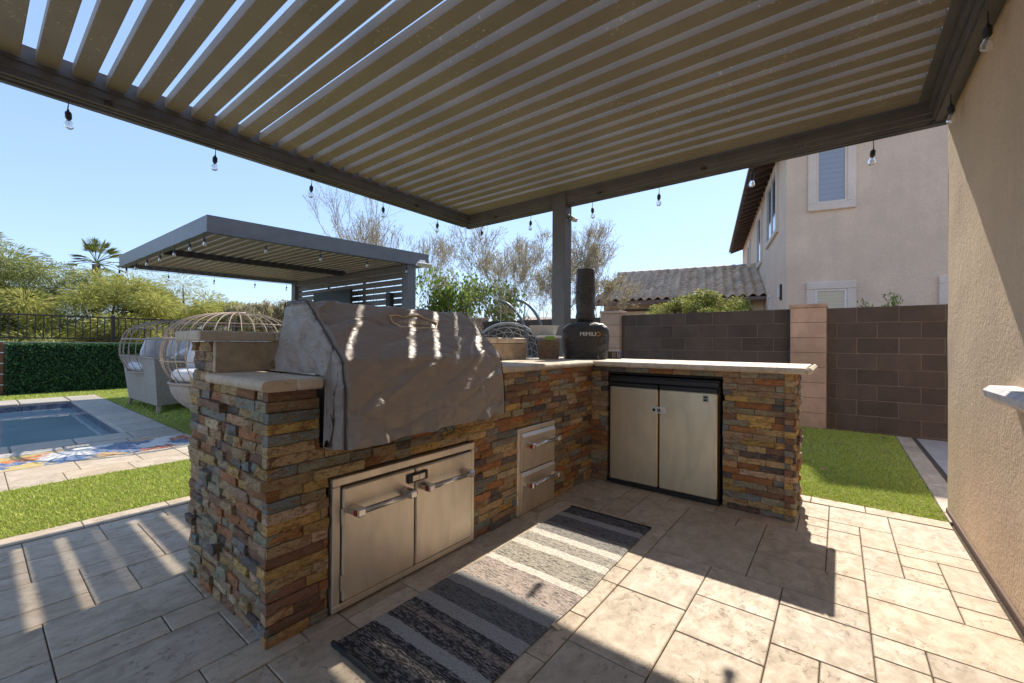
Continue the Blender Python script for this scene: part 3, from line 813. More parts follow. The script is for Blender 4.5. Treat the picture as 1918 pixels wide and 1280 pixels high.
# end panels: shrink the outline towards a line inside, following counter height behind the front edge
for (i, sx) in ((0, -1), (NX, 1)):
    edge = [V[idx[i, k]] for k in range(NP)]; prev = [idx[i, k] for k in range(NP)]
    for s in range(1, NSIDE+1):
        t = s/NSIDE; cur = []
        for k in range(NP):
            e = edge[k]; low = .705 if e.y < 1.585 else .978
            # target: straight down to the hem
            z = max(e.z*(1-t)+low*t, low) if e.z > low else e.z
            yy_ = e.y
            if e.y < 1.53: yy_ = e.y+(1.575-e.y)*t if e.z < 1.05 else e.y
            P = Vector((edge[k].x+sx*(.008+(.024*t if e.y < 1.62 else .012*t)), yy_, z))
            P.x += sx*min(1., .15+t*2.5)*(wr(Vector((P.y*1.3, P.x, P.z*1.2)), .8)+.012*noise.noise(Vector((P.y*7, 1.7, P.z*4)))+.006*abs(noise.noise(Vector((P.y*16, 3, P.z*10)))))
            cur.append(len(V)); V.append(P)
        for k in range(NP-1):
            f = (prev[k], prev[k+1], cur[k+1], cur[k]); F.append(f if sx > 0 else f[::-1])
        prev = cur
me = bpy.data.meshes.new('cover'); me.from_pydata([tuple(v) for v in V], [], F[:]); me.polygons.foreach_set('use_smooth', np.ones(len(me.polygons), bool)); me.update()
cover = link('cover', me, gr, m_cover); cover.matrix_parent_inverse = Matrix.Translation(-Vector(gr.location))
# piping along the end seam
for sx, i in ((-1, 0), (1, NX)):
    pts = [V[idx[i, k]]+Vector((sx*.004, 0, 0))+Vector((0, PN[k].x, PN[k].y))*.006 for k in range(0, NP, 2)]
    mb = MB(); mb.tube(pts, .003, 6); o = mb.build('piping', m_seam, cover, smooth=True)
def text_mesh(body, size, extr=.0006, font=None):
    c = bpy.data.curves.new('lettering', 'FONT'); c.body = body; c.size = size; c.extrude = extr; c.align_x = 'CENTER'; c.align_y = 'CENTER'
    o = bpy.data.objects.new('tmp', c); COL.objects.link(o); dg = bpy.context.evaluated_depsgraph_get(); dg.update()
    me = bpy.data.meshes.new_from_object(o.evaluated_get(dg)); bpy.data.objects.remove(o); return me
# stitched emblem on the sloping lid (about x 1.38, between y 1.66 and 1.78)
sl_dir = Vector((0, 1.79-1.525, 1.288-1.062)).normalized(); nrm = Vector((0, -sl_dir.z, sl_dir.y))
def onlid(a, b):
    P = Vector((1.385+a, 1.70, 1.2195))+sl_dir*b; t = (P.x-GX0)/(GX1-GX0)
    return P+nrm*(wr(P)+.004)-Vector((0, 0, .009*sin(pi*t)))
mb = MB(); out = [(-.125, .048), (-.06, .057), (0, .060), (.06, .057), (.125, .040), (.165, .012), (.125, -.030), (-.105, -.036), (-.125, .048)]
out2 = []
for a, b_ in zip(out[:-1], out[1:]): out2 += [(a[0]+(b_[0]-a[0])*k/8, a[1]+(b_[1]-a[1])*k/8) for k in range(8)]
mb.tube([onlid(*p) for p in out2+[out2[0]]], .0042, 5); mb.build('emblem_outline', m_stitch, cover)
tm = text_mesh('KitchenAid', .042)
Mt = Matrix((Vector((1, 0, 0)), sl_dir, nrm)).transposed().to_4x4(); 
for v_ in tm.vertices: v_.co = onlid(v_.co.x+.005, v_.co.y+.008)+nrm*(.002+v_.co.z)
link('lettering', tm, cover, m_stitch)
# loose draw cord under the hem
mb = MB(); mb.tube([(1.40, 1.50, .715), (1.42, 1.49, .68), (1.445, 1.50, .668), (1.465, 1.49, .68), (1.455, 1.50, .71)], .0025, 5); mb.build('draw_cord', m_seam, cover)

# ------------------------------------------------------------------ things on the counter
ov = empty('covered_pizza_oven', (3.55, 1.885, TOP), 'pizza oven with chimney under a black vinyl cover standing on the counter corner', 'pizza oven', rz=YAW-pi/2-.10)
# local: x to the camera's right, -y to the camera
NV, NU = 26, 48; V = []; F = []
for j in range(NV+1):
    t = j/NV; z = .004+.335*t
    hw = .195+.02*sin(pi*min(1, t*.9)); hd = .17
    if t > .72:
        s = (t-.72)/.28; c = sqrt(max(0, 1-s**2.2)); hw = (.195+.02)*(c*.62+.38) ; hd = .17*(c*.55+.45)
    for i in range(NU):
        a = 2*pi*i/NU; e = .42; ca, sa = cos(a), sin(a)
        x = hw*math.copysign(abs(ca)**e, ca); y = hd*math.copysign(abs(sa)**e, sa)
        w = .010*noise.noise(Vector((x*9, y*9, z*5)))+.007*abs(noise.noise(Vector((x*20, y*20, z*8))))
        V.append((x*(1+w*4), y*(1+w*4), z+(.006*noise.noise(Vector((x*12, y*12, 0))) if j == 0 else 0)))
for j in range(NV):
    for i in range(NU): F.append((j*NU+i, j*NU+(i+1) % NU, (j+1)*NU+(i+1) % NU, (j+1)*NU+i))
F.append(tuple(NV*NU+i for i in range(NU)))
me = bpy.data.meshes.new('oven_cover'); me.from_pydata(V, [], F); me.polygons.foreach_set('use_smooth', np.ones(len(F), bool)); me.update(); oc = link('oven_cover', me, ov, m_blackcover)
V = []; F = []; NV2, NU2 = 40, 28
for j in range(NV2+1):
    t = j/NV2; z = .325+.51*t
    pinch = 1-.35*math.exp(-((t-.0)/.08)**2)-.12*math.exp(-((t-.22)/.07)**2)
    hx = .082*pinch+(.012*(1-t)); hy = .07*pinch
    for i in range(NU2):
        a = 2*pi*i/NU2; e = .6; ca, sa = cos(a), sin(a)
        w = 1+.10*noise.noise(Vector((ca*1.3, sa*1.3, z*6)))+.07*abs(noise.noise(Vector((ca*3, sa*3, z*12))))
        V.append((hx*math.copysign(abs(ca)**e, ca)*w+.004*sin(z*6), hy*math.copysign(abs(sa)**e, sa)*w, z))
for j in range(NV2):
    for i in range(NU2): F.append((j*NU2+i, j*NU2+(i+1) % NU2, (j+1)*NU2+(i+1) % NU2, (j+1)*NU2+i))
F.append(tuple(NV2*NU2+i for i in range(NU2)))
me = bpy.data.meshes.new('chimney_cover'); me.from_pydata(V, [], F); me.polygons.foreach_set('use_smooth', np.ones(len(F), bool)); me.update(); link('chimney_cover', me, ov, m_blackcover)
tm = text_mesh('MIMIU', .052, .001); tm.transform(Matrix.Translation((.010, -.1885, .225)) @ Matrix.Rotation(pi/2, 4, 'X')); link('lettering', tm, oc, m_white)
tm = text_mesh('O', .050, .001); tm.transform(Matrix.Translation((.103, -.1885, .225)) @ Matrix.Rotation(pi/2, 4, 'X')); link('lettering', tm, oc, simple('orange_print', (.60, .25, .03), .5))
for s in (-1, 1):
    mb = MB(); mb.tube([(s*.185, -.182, .01), (s*.192, -.184, .12), (s*.195, -.182, .22), (s*.17, -.175, .29), (s*.10, -.14, .335)], .003, 5); mb.build('piping', m_seam, oc)
mb = MB(); mb.cbox(-.15, .15, -.12, .12, .0, .02, .004); mb.build('oven_base', m_dark, ov)
mb = MB(); mb.tube([(.10, -.186, .035), (.10, -.198, .012), (.12, -.205, .008)], .003, 6); mb.build('strap_clip', m_chrome, ov)

def camrz(): return YAW-pi/2
n = NB('clear_tub_plastic'); m_tub = n.fin((.85, .80, .72), .12, 0, None, .5, Transmission_Weight=.9, IOR=1.15)
m_pellet = simple('wood_pellets', (.25, .15, .08), .9, var=.5, sc=60, bump=.8, bd=.01)
bn = empty('storage_bin', (3.15, 2.035, TOP+.001), 'clear plastic storage bin of wood pellets with white lid and green latch', 'storage bin', rz=camrz())
def taper(x, y, z0, z1, k, wall=None):
    mb = MB(); v = []
    for z, s in ((z0, k), (z1, 1.)):
        v += [(-x*s, -y*s, z), (x*s, -y*s, z), (x*s, y*s, z), (-x*s, y*s, z)]
    return mb.add(v, [(0,3,2,1),(4,5,6,7),(0,1,5,4),(1,2,6,5),(2,3,7,6),(3,0,4,7)])
taper(.095, .075, 0, .185, .9).build('tub', m_tub, bn)
taper(.090, .070, .004, .165, .9).build('pellet_fill', m_pellet, bn)
mb = MB(); mb.cbox(-.104, .104, -.084, .084, .186, .208, .006); lid = mb.build('lid', m_white, bn)
mb = MB(); mb.cbox(-.035, .045, -.095, -.0845, .170, .204, .004); mb.build('latch', simple('green_latch', (.22, .36, .06), .4), bn)
bw = empty('plastic_bowl', (3.225, 2.135, TOP+.211), 'milky white rectangular plastic dish resting on the storage bin lid', 'bowl', rz=camrz())
mb = taper(.125, .09, 0, .088, .78); mb.v = mb.v; o = mb.build('dish', simple('milky_plastic', (.50, .48, .44), .35), bw)
mb = MB(); mb.cbox(-.131, .131, -.096, .096, .080, .090, .003); mb.build('rim', simple('milky_rim', (.55, .53, .49), .35), bw)
bx = empty('small_box', (3.745, 1.70, TOP+.001), 'small black box with pale picture print on the counter right of the pizza oven', 'box', rz=camrz())
mb = MB(); mb.cbox(-.078, .078, -.04, .04, 0, .072, .003); cb = mb.build('carton', m_black, bx)
mb = MB()
for k, (a, w) in enumerate(((-.01, .012), (.012, .008), (.035, .012), (.056, .008))): mb.add([(a, -.0412, .006), (a+w, -.0412, .006), (a+w*.7, -.0412, .066), (a+w*.2, -.0412, .06)], [(0,1,2,3)])
mb.build('picture_print', simple('pale_print', (.35, .30, .28), .5), cb)
mb = MB(); mb.box(.036, .077, -.0408, -.0404, .004, .068); mb.build('picture_print', simple('blue_print', (.02, .05, .16), .4), cb)

# ------------------------------------------------------------------ rug
NXr, NYr = 120, 40; V = []
for i in range(NXr+1):
    for j in range(NYr+1):
        t, v = i/NXr, j/NYr; x = .82+1.70*t; yb = .885+.01*sin(t*9)*.6+.006*noise.noise(Vector((x*6, 0, 0))); yt = 1.462-.025*t+.005*noise.noise(Vector((x*7, 5, 0)))
        y = yb+(yt-yb)*v; x += .012*noise.noise(Vector((y*5, t*2, 3)))-.02*v*0
        z = .008+.004*noise.noise(Vector((x*5, y*3, 0)))+.003*abs(noise.noise(Vector((x*14, y*4, 1))))
        if t < .02 or v < .01 or v > .99 or t > .99: z = .006
        V.append((x, y, z))
top = len(V); V += [(a, b_, .0015) for a, b_, c in V]
F = [(i*(NYr+1)+j, (i+1)*(NYr+1)+j, (i+1)*(NYr+1)+j+1, i*(NYr+1)+j+1) for i in range(NXr) for j in range(NYr)]
ring = [i*(NYr+1) for i in range(NXr+1)]+[NXr*(NYr+1)+j for j in range(1, NYr+1)]+[i*(NYr+1)+NYr for i in range(NXr-1, -1, -1)]+[j for j in range(NYr-1, 0, -1)]
F += [(ring[k], ring[k]+top, ring[(k+1) % len(ring)]+top, ring[(k+1) % len(ring)]) for k in range(len(ring))]
me = bpy.data.meshes.new('rug'); me.from_pydata(V, [], F); me.update()
rg = link('rug', me, None, m_rug); tag(rg, 'striped grey, cream and charcoal woven runner rug on the pavers', 'rug')
mb = MB(); mb.tube([(.826, .888+.575*k/12, .010) for k in range(13)], .009, 8); mb.build('hem', simple('charcoal_hem', (.03, .03, .033), .9), rg, smooth=True)
mb = MB(); mb.tube([(2.523, .890+.548*k/12, .007) for k in range(13)], .006, 8); mb.build('hem', bpy.data.materials['charcoal_hem'], rg, smooth=True)
mb = MB(); mb.add([(1.405, .885, .012), (1.43, .885, .012), (1.428, .850, .004), (1.402, .852, .005)], [(0,1,2,3)]); mb.add([(1.405, .885, .0105), (1.43, .885, .0105), (1.428, .850, .0025), (1.402, .852, .0035)], [(3,2,1,0)]); mb.build('care_tag', m_stitch, rg)

# ------------------------------------------------------------------ big louvered pergola
pg = empty('pergola', (3.98, 2.43, 0), 'dark bronze louvered pergola roof over the outdoor kitchen', 'pergola')
MI = Matrix.Translation(-Vector(pg.location))
def pput(name, mb, mat, smooth=False, par=pg):
    o = mb.build(name, mat, par, smooth=smooth); o.matrix_parent_inverse = Matrix.Translation(-Vector(par.location)); return o
def beam_prof(a0, a1, axis, inner, outer, name='beam'):
    """hollow-looking section: web, bottom lips and shelf; inner<outer or inner>outer gives the side"""
    s = 1 if outer > inner else -1; pr = [(inner, 2.735), (inner, 2.685), (inner+s*.012, 2.68), (inner+s*.012, 2.648), (inner+s*.03, 2.642), (inner+s*.03, 2.632), (inner+s*.055, 2.630), (inner+s*.055, 2.620), (outer, 2.620), (outer, 2.86), (inner+s*.035, 2.86), (inner+s*.035, 2.762), (inner-s*.01, 2.758), (inner-s*.01, 2.735)]
    n = len(pr); f = (lambda a, p: (a, p[0], p[1])) if axis == 'x' else (lambda a, p: (p[0], a, p[1])); mb = MB()
    mb.add([f(a0, p) for p in pr]+[f(a1, p) for p in pr], [tuple(range(n)), tuple(range(n, 2*n))[::-1]]+[(k, n+k, n+(k+1) % n, (k+1) % n) for k in range(n)])
    return pput(name, mb, m_bronze)
beam_prof(-3.4, 3.955, 'x', 3.785, 3.89); beam_prof(-.578, 3.89, 'y', 3.958, 4.07)
# beam along the house with its inner ledge
mb = MB(); mb.box(-3.4, 3.955, -.578, -.49, 2.64, 2.86); pput('beam', mb, m_bronze)
mb = MB(); mb.box(-3.4, 3.955, -.487, -.42, 2.762, 2.80); mb.box(-3.4, 3.955, -.545, -.505, 2.618, 2.638); mb.box(-3.4, 3.955, -.489, -.470, 2.70, 2.76); pput('gutter', mb, m_bronze)
mb = MB(); mb.cbox(3.945, 4.085, 2.345, 2.51, 0, 2.765, .004); pput('post', mb, m_bronze)
mb = MB(); mb.box(3.925, 4.10, 2.325, 2.53, 0, .02); pput('base_plate', mb, m_bronze)
mb = MB(); mb.cbox(-3.38, -3.26, 3.77, 3.89, 0, 2.62, .004); pput('post', mb, m_bronze)
# louvers: hollow blades, a few standing a little more open
PITCH, BW = .1530, .096
OPEN = {16: .041, 18: .036, 19: .036, 20: .0555, 21: .034, 22: .034, 24: .05, 23: .050}
cache = {}
for k in range(-22, 25):
    g0 = .172+PITCH*k                    # -X edge of gap k; blade k sits to the +X side of the gap
    x0 = g0+.057; h = OPEN.get(k, .062)
    if x0+BW > 3.955: continue
    if h not in cache:
        mb = MB(); n_ = 1
        pr = [(0, 0), (.004, -.003), (BW-.004, -.003), (BW, 0), (BW, .010), (BW-.012, h*.75 if h < .05 else .03), (BW*.55, h), (.002, h), (0, h-.001)]
        m_ = len(pr); mb.add([(p[0], -.49, p[1]) for p in pr]+[(p[0], 3.79, p[1]) for p in pr], [tuple(range(m_)), tuple(range(m_, 2*m_))[::-1]]+[(a, m_+a, m_+(a+1) % m_, (a+1) % m_) for a in range(m_)])
        cache[h] = mb.mesh('louver'); cache[h].materials.append(m_louver)
    o = link('louver', cache[h], pg); o.location = (x0-pg.location.x, -pg.location.y, 2.768)
    o.rotation_euler = (0, random.uniform(-.01, .01), random.uniform(-.0006, .0006))
mb = MB(); mb.box(.172+PITCH*23+.057+BW+.010, 3.957, -.49, 3.785, 2.765, 2.785) if .172+PITCH*24+.057+BW > 3.955 else None
if mb.v: pput('end_blade', mb, m_louver)
# small brackets on the inside of the front beam
for y in (.95, 1.95, 3.35):
    mb = MB(); mb.cbox(3.952, 3.969, y-.02, y+.02, 2.650, 2.672, .003); pput('clip', mb, m_dark)
for x in (.55, 1.9, 3.1):
    mb = MB(); mb.cbox(x-.02, x+.02, 3.778, 3.796, 2.650, 2.672, .003); pput('clip', mb, m_dark)

# string lights
bulb_glass = None
def bulb_meshes():
    g = MB(); g.lathe([(.008, -.068), (.014, -.078), (.021, -.092), (.0235, -.106), (.020, -.120), (.011, -.128), (.002, -.130)], 12)
    s = MB(); s.lathe([(.005, -.006), (.007, -.018), (.015, -.024), (.0165, -.034), (.0165, -.058), (.013, -.066), (.009, -.070)], 12); s.tube([(0, 0, .012), (0, 0, -.01)], .003, 6)
    f = MB(); f.tube([(0, 0, -.075), (.004, 0, -.095), (-.004, 0, -.112)], .0012, 4)
    return g.mesh('light_bulb', True), s.mesh('socket', True), f.mesh('filament')
GB, SB_, FB = bulb_meshes(); GB.materials.append(m_bulb); SB_.materials.append(m_black); FB.materials.append(m_stitch)
def string(name, label, cords, bulbs, drop=.0):
    root = empty(name, bulbs[0], label, 'string lights', 'strings of clear bulbs under the pergolas')
    mb = MB()
    for c in cords:
        pts = []
        for a, b_ in zip(c[:-1], c[1:]):
            a, b_ = Vector(a), Vector(b_); n = max(2, int((b_-a).length/.15))
            pts += [a.lerp(b_, k/n)-Vector((0, 0, .006*sin(pi*k/n*6)**2)) for k in range(n)]
        pts.append(Vector(c[-1])); mb.tube(pts, .0042, 6)
    for p in bulbs: mb.tube([(p[0], p[1], p[2]+.055+drop), (p[0]+.002, p[1], p[2]+.02), (p[0], p[1], p[2])], .0026, 5)
    c = mb.build('cord', m_black, root, smooth=True); c.matrix_parent_inverse = Matrix.Translation(-Vector(root.location))
    for p in bulbs:
        o = link('light_bulb', GB, root); o.location = Vector(p)-Vector(root.location); o.rotation_euler = (random.uniform(-.08, .08), random.uniform(-.08, .08), random.uniform(0, 6))
        link('socket', SB_, o); link('filament', FB, o)
A = [(x, 3.845, 2.57+random.uniform(-.01, .01)) for x in (-.40, .372, 1.167, 1.926, 2.697, 3.47)]
B = [(4.045, y, 2.57+random.uniform(-.008, .008)) for y in (3.643, 2.87, 2.072, 1.367, .582, -.195)]
C_ = [(x, -.526, 2.575) for x in (3.60, 2.803, 2.0)]
string('string_light', 'string of clear glass bulbs hanging from the beams of the near pergola', [[(-1, 3.845, 2.626), (4.0, 3.845, 2.626), (4.045, 3.84, 2.624), (4.045, -.45, 2.624), (3.95, -.526, 2.63), (1.5, -.526, 2.63)]], A+B+C_)

# floodlight with three heads
def floodlight(loc, rz, label, sc=1.):
    r = empty('flood_light', loc, label, 'flood light', rz=rz)
    mb = MB(); mb.cbox(-.05*sc, .05*sc, -.02*sc, .0, -.04*sc, .04*sc, .004); mb.build('mount', m_white, r)
    for k, (dx, a) in enumerate(((-.10, .45), (0, 0), (.10, -.45))):
        mb = MB(); mb.cbox(-.045, .045, -.03, 0, -.035, .035, .005); mb.xf(Matrix.Translation((dx*sc, -.05*sc, -.03*sc)) @ Matrix.Rotation(a, 4, 'Z') @ Matrix.Rotation(.6, 4, 'X') @ Matrix.Scale(sc, 4)); h = mb.build('lamp_head', m_white if sc > 1 else m_dark, r)
        mb = MB(); mb.box(-.035, .035, -.0325, -.0305, -.026, .026); mb.xf(Matrix.Translation((dx*sc, -.05*sc, -.03*sc)) @ Matrix.Rotation(a, 4, 'Z') @ Matrix.Rotation(.6, 4, 'X') @ Matrix.Scale(sc, 4)); mb.build('lens', simple('lamp_lens', (.62, .60, .45), .25), h)
floodlight((4.03, 2.343, 2.50), 0., 'dark three-head flood light on the pergola post beside the oven chimney', .62)

# ------------------------------------------------------------------ second pergola over the pool lounge
P0 = Vector((2.002, 6.899, 0)); PU = Vector((3.585, -.453, 0)); PV = Vector((-.118, 4.808, 0))
def PP(a, b, z=0): v = P0+PU*a+PV*b; return (v.x, v.y, z)
p2 = empty('pergola', PP(.9, .0), 'smaller dark louvered pergola with slatted screen beside the pool', 'pergola')
def quadprism(a0, a1, b0, b1, z0, z1):
    mb = MB(); return mb.prism([PP(a0, b0)[:2], PP(a1, b0)[:2], PP(a1, b1)[:2], PP(a0, b1)[:2]], z0, z1)
m_blue = simple('bronze_paint_fascia', (.135, .132, .138), .38, sc=8)
B2, T2 = 2.62, 2.862; wa, wb = .10/3.6, .10/4.8
for q_ in ((0, 1, 0, wb), (0, 1, 1-wb, 1), (0, wa, wb, 1-wb), (1-wa, 1, wb, 1-wb)):
    pput('beam', quadprism(*q_, B2, T2), m_blue, par=p2)
pput('beam', quadprism(wa, .9, .47, .485, 2.60, 2.70), m_dark, par=p2)
na = 23
for k in range(na):
    a0 = wa+.004+(1-2*wa)*k/na; a1 = a0+(1-2*wa)/na*.66
    pput('louver', quadprism(a0, a1, wb, 1-wb, 2.695, 2.757), m_louver, par=p2)
for b_ in (.005, .905):
    pput('post', quadprism(.875, .925, b_, b_+.035, 0, 2.618), m_blue, par=p2)
pput('screen_header', quadprism(.885, .915, .042, .903, 2.50, 2.618), m_blue, par=p2)
z = 2.485
for k in range(15):
    pput('slat', quadprism(.893, .905, .042, .903, z-.10, z), m_blue, par=p2); z -= .126
for b_ in (.33, .62):
    pput('screen_stile', quadprism(.906, .914, b_, b_+.012, .6, 2.498), m_blue, par=p2)
b2b = [PP(-.004, b_, 2.56) for b_ in (.01, .13, .27, .42, .57, .72, .86, .98)]+[PP(a, -.004, 2.56) for a in (.20, .42, .64, .86)]+[PP(a, 1.0, 2.56) for a in (.22, .45, .68, .88)]
string('string_light', 'string of clear bulbs along the edges of the poolside pergola', [[PP(-.006, 1.0, 2.612), PP(-.006, -.005, 2.612), PP(.98, -.006, 2.612)], [PP(-.006, 1.004, 2.612), PP(.95, 1.004, 2.612)]], [b2b[0]]+b2b[1:])
floodlight(PP(.945, -.012, 2.66), -.13, 'white three-head flood light on the corner fascia of the poolside pergola', 1.25)
tv = empty('television', (4.93, 8.88, 1.82), 'flat black television hung on the slatted screen of the poolside pergola', 'television', rz=atan2(PV.y, PV.x)-pi/2)
mb = MB(); mb.cbox(-.03, .03, -.74, .74, -.42, .42, .006); s_ = mb.build('housing', m_black, tv)
n = NB('tv_glass'); m_tv = n.fin((.01, .014, .012), .25, 0, None, .2)
mb = MB(); mb.box(-.0325, -.0305, -.715, .715, -.395, .395); mb.build('screen', m_tv, tv)
mb = MB(); mb.box(.031, .14, -.95, -.55, -.1, .1); mb.build('wall_bracket', m_dark, tv)
sp = empty('outdoor_speaker', (5.07, 6.98, 1.93), 'small black speaker fixed to the end of the slatted screen', 'speaker', rz=.3)
mb = MB(); mb.cbox(-.07, .07, -.05, .05, -.16, .16, .012); mb.build('case', m_black, sp)
mb = MB(); mb.cbox(-.078, -.071, -.042, .042, -.15, .15, .003); mb.build('grille', m_dark, sp)

# ------------------------------------------------------------------ egg-shaped wicker daybeds
def arc_tube(mb, f, n, r, seg=5):
    mb.tube([f(k/n) for k in range(n+1)], r, seg)
def egg(loc, R, H, label, box, rz, open_dir):
    g = empty('egg_daybed', loc, label, 'daybed', 'egg-shaped wicker daybeds on the turf', rz=rz)
    ring = 1.14; z0 = .60; 
    def pt(th, ph):        # th azimuth, ph height angle 0..pi/2 above the ring
        rr = R*cos(ph)**.85; return Vector((rr*cos(th), rr*sin(th), ring+(H-ring)*sin(ph)))
    nr = 34
    for k in range(nr):
        th = 2*pi*k/nr; d = (th-open_dir+pi) % (2*pi)-pi
        if abs(d) < .65: continue
        mb = MB(); pts = [pt(th, pi/2*(j/9)*.97) for j in range(10)]
        # ribs run on below the ring down to the seat rail
        low = [Vector(((R*1.0+.05*sin(pi*j/5)-.10*(j/5)**2)*cos(th), (R*1.0+.05*sin(pi*j/5)-.10*(j/5)**2)*sin(th), z0+(ring-z0)*(1-j/5))) for j in range(1, 6)][::-1]
        mb.tube(low+pts, .0058, 5); mb.build('rib', m_rattan, g, smooth=True)
    for (rr, z, r_) in ((R, ring, .014), (R+.03, .87, .008), (R*.93, z0, .016), (R*.80, ring+(H-ring)*.55, .007), (R*.12, H-.004, .02)):
        mb = MB(); a0 = open_dir+.62; a1 = open_dir-.62+2*pi
        mb.tube([(rr*cos(a0+(a1-a0)*k/40), rr*sin(a0+(a1-a0)*k/40), z) for k in range(41)], r_, 6); mb.build('hoop', m_rattan, g, smooth=True)
    if box:
        # tapered woven base
        c = box; mb = MB(); mb.prism([p[:2] for p in c[0]], .11, .112)
        mb = MB(); n = len(c[0]); v = [(p[0], p[1], .11) for p in c[0]]+[(p[0], p[1], p[2]) for p in c[1]]
        mb.add(v, [tuple(range(n))[::-1], tuple(range(n, 2*n))]+[(k, (k+1) % n, n+(k+1) % n, n+k) for k in range(n)])
        mb.build('woven_base', m_wicker, g)
        rail = [Vector((p[0], p[1], p[2]+.004)) for p in c[1]]+[Vector((c[1][0][0], c[1][0][1], c[1][0][2]+.004))]
        mb = MB(); mb.tube(rail, .018, 6); mb.build('top_rail', m_wicker, g, smooth=True)
        for p in c[0]:
            mb = MB(); cx = sum(q[0] for q in c[0])/n; cy = sum(q[1] for q in c[0])/n; dx, dy = (p[0]-cx)*.06, (p[1]-cy)*.06
            mb.tube([(p[0]-dx, p[1]-dy, .12), (p[0]-dx*.3, p[1]-dy*.3, .0)], [.04, .025], 4); mb.build('leg', m_rattan, g)
    else:
        mb = MB(); prof_ = [(R*.93*sin(acs), .12+(z0-.12)*(1-cos(acs))) for acs in [pi/2*j/8 for j in range(1, 9)]]
        mb.lathe([(R*.42, .10)]+[(max(R*.45, r_), z) for r_, z in prof_], 40); mb.build('woven_base', m_wicker, g, smooth=True)
        for k in range(4):
            a = pi/4+k*pi/2; mb = MB(); mb.tube([(R*.35*cos(a), R*.35*sin(a), .16), (R*.45*cos(a), R*.45*sin(a), 0)], [.03, .02], 6); mb.build('leg', m_rattan, g)
    mb = MB(); mb.lathe([(R*.84, .62), (R*.9, .66), (R*.9, .72), (R*.84, .76), (.02, .77)], 36); mb.build('seat_cushion', m_cushion, g, smooth=True)
    return g
C1 = Vector((2.30, 9.25, 0)); C2 = Vector((2.19, 6.32, 0))
def rel(c, p): return (p[0]-c.x, p[1]-c.y)+tuple(p[2:])
base1 = [rel(C1, p) for p in ((1.78, 8.25, 0), (3.02, 8.72, 0), (2.95, 10.0, 0), (1.74, 9.90, 0))]
top1 = [rel(C1, p) for p in ((1.73, 8.22, .84), (3.10, 8.66, .60), (3.05, 10.05, .60), (1.66, 9.98, .84))]
egg(C1, .76, 1.47, 'wicker daybed with egg-shaped cage hood on a boxy woven base beside the pool', (base1, top1), 0, -1.0)
egg(C2, .76, 1.485, 'rounded wicker egg daybed with domed cage hood directly behind the stone counter', None, 0, -.2)
def pillow(loc, rot, w, h, t, label):
    V = []; F = []; n = 14
    for s in (1, -1):
        for i in range(n+1):
            for j in range(n+1):
                u, v = 2*i/n-1, 2*j/n-1; b_ = (1-u**4)*(1-v**4); k = 1-.10*(u*u*v*v)
                V.append((u*w/2*(1-.06*v*v), s*t/2*max(0, b_)**.5+.008*noise.noise(Vector((u*3, v*3, s*2+loc[0]))), v*h/2*(1-.06*u*u)))
    m_ = (n+1)**2
    for s in (0, 1):
        for i in range(n):
            for j in range(n):
                f = (s*m_+i*(n+1)+j, s*m_+(i+1)*(n+1)+j, s*m_+(i+1)*(n+1)+j+1, s*m_+i*(n+1)+j+1); F.append(f if s else f[::-1])
    me = bpy.data.meshes.new('pillow'); me.from_pydata(V, [], F); me.polygons.foreach_set('use_smooth', np.ones(len(F), bool)); me.update()
    o = link('pillow', me, None, m_cushion); o.location = loc; o.rotation_euler = rot
    tag(o, label, 'pillow', 'light grey pillows on the egg daybeds')
pillow((2.05, 9.62, .97), (.35, 0, .6), .50, .44, .20, 'light grey pillow at the back left inside the box-based daybed')
pillow((2.45, 9.45, .97), (.35, 0, -.1), .54, .44, .20, 'light grey pillow at the back centre inside the box-based daybed')
pillow((2.30, 8.72, .86), (1.0, .2, .9), .52, .42, .18, 'light grey pillow slumped over the front rail of the box-based daybed')
pillow((1.98, 6.72, .95), (.3, 0, .5), .52, .44, .22, 'light grey pillow standing inside the rounded egg daybed')
pillow((2.45, 6.62, .95), (.3, 0, -.3), .52, .44, .22, 'light grey pillow leaning beside the stone bar end in the rounded egg daybed')

# ------------------------------------------------------------------ hanging swing chair by the back wall
sw = empty('hanging_chair', (6.3, 5.0, 0), 'grey round netted hanging chair on two curved poles by the back block wall', 'hanging chair')
def sput(name, mb, mat, smooth=True):
    o = mb.build(name, mat, sw, smooth=smooth); o.matrix_parent_inverse = Matrix.Translation(-Vector(sw.location)); return o
CY, CZ, RW, RH = 4.98, .93, .66, .57
nrmv = Vector((-.79, -.613, 0)); tv_ = Vector((-.613, .79, 0)); C0 = Vector((6.3, CY, CZ))
def rimp(t, k=1., back=0.): return C0+tv_*RW*k*cos(t)+Vector((0, 0, RH*k*sin(t)))-nrmv*back
mb = MB(); mb.tube([rimp(2*pi*k/48) for k in range(49)], .018, 8); sput('rim', mb, m_greyrope)
for k in range(16):
    t0 = 2*pi*k/16
    for s in (1, -1):
        mb = MB(); mb.tube([rimp(t0+s*j*.16, cos(j*pi/2/7), .42*sin(j*pi/2/7)) for j in range(7)], .006, 4); sput('net_strand', mb, m_greyrope)
for j in (1, 2, 3, 4):
    mb = MB(); mb.tube([rimp(2*pi*k/32, cos(j*pi/2/6), .42*sin(j*pi/2/6)) for k in range(33)], .005, 4); sput('net_hoop', mb, m_greyrope)
def curve3(ps, n=18):
    out = []
    ps = [ps[0]]+ps+[ps[-1]]
    for i in range(1, len(ps)-2):
        a, b_, c, d = (Vector(q) for q in ps[i-1:i+3])
        for k in range(n):
            t = k/n; out.append(.5*((2*b_)+(-a+c)*t+(2*a-5*b_+4*c-d)*t*t+(-a+3*b_-3*c+d)*t**3))
    out.append(Vector(ps[-2])); return out
m_pole = simple('slate_grey_pole', (.13, .15, .17), .4)
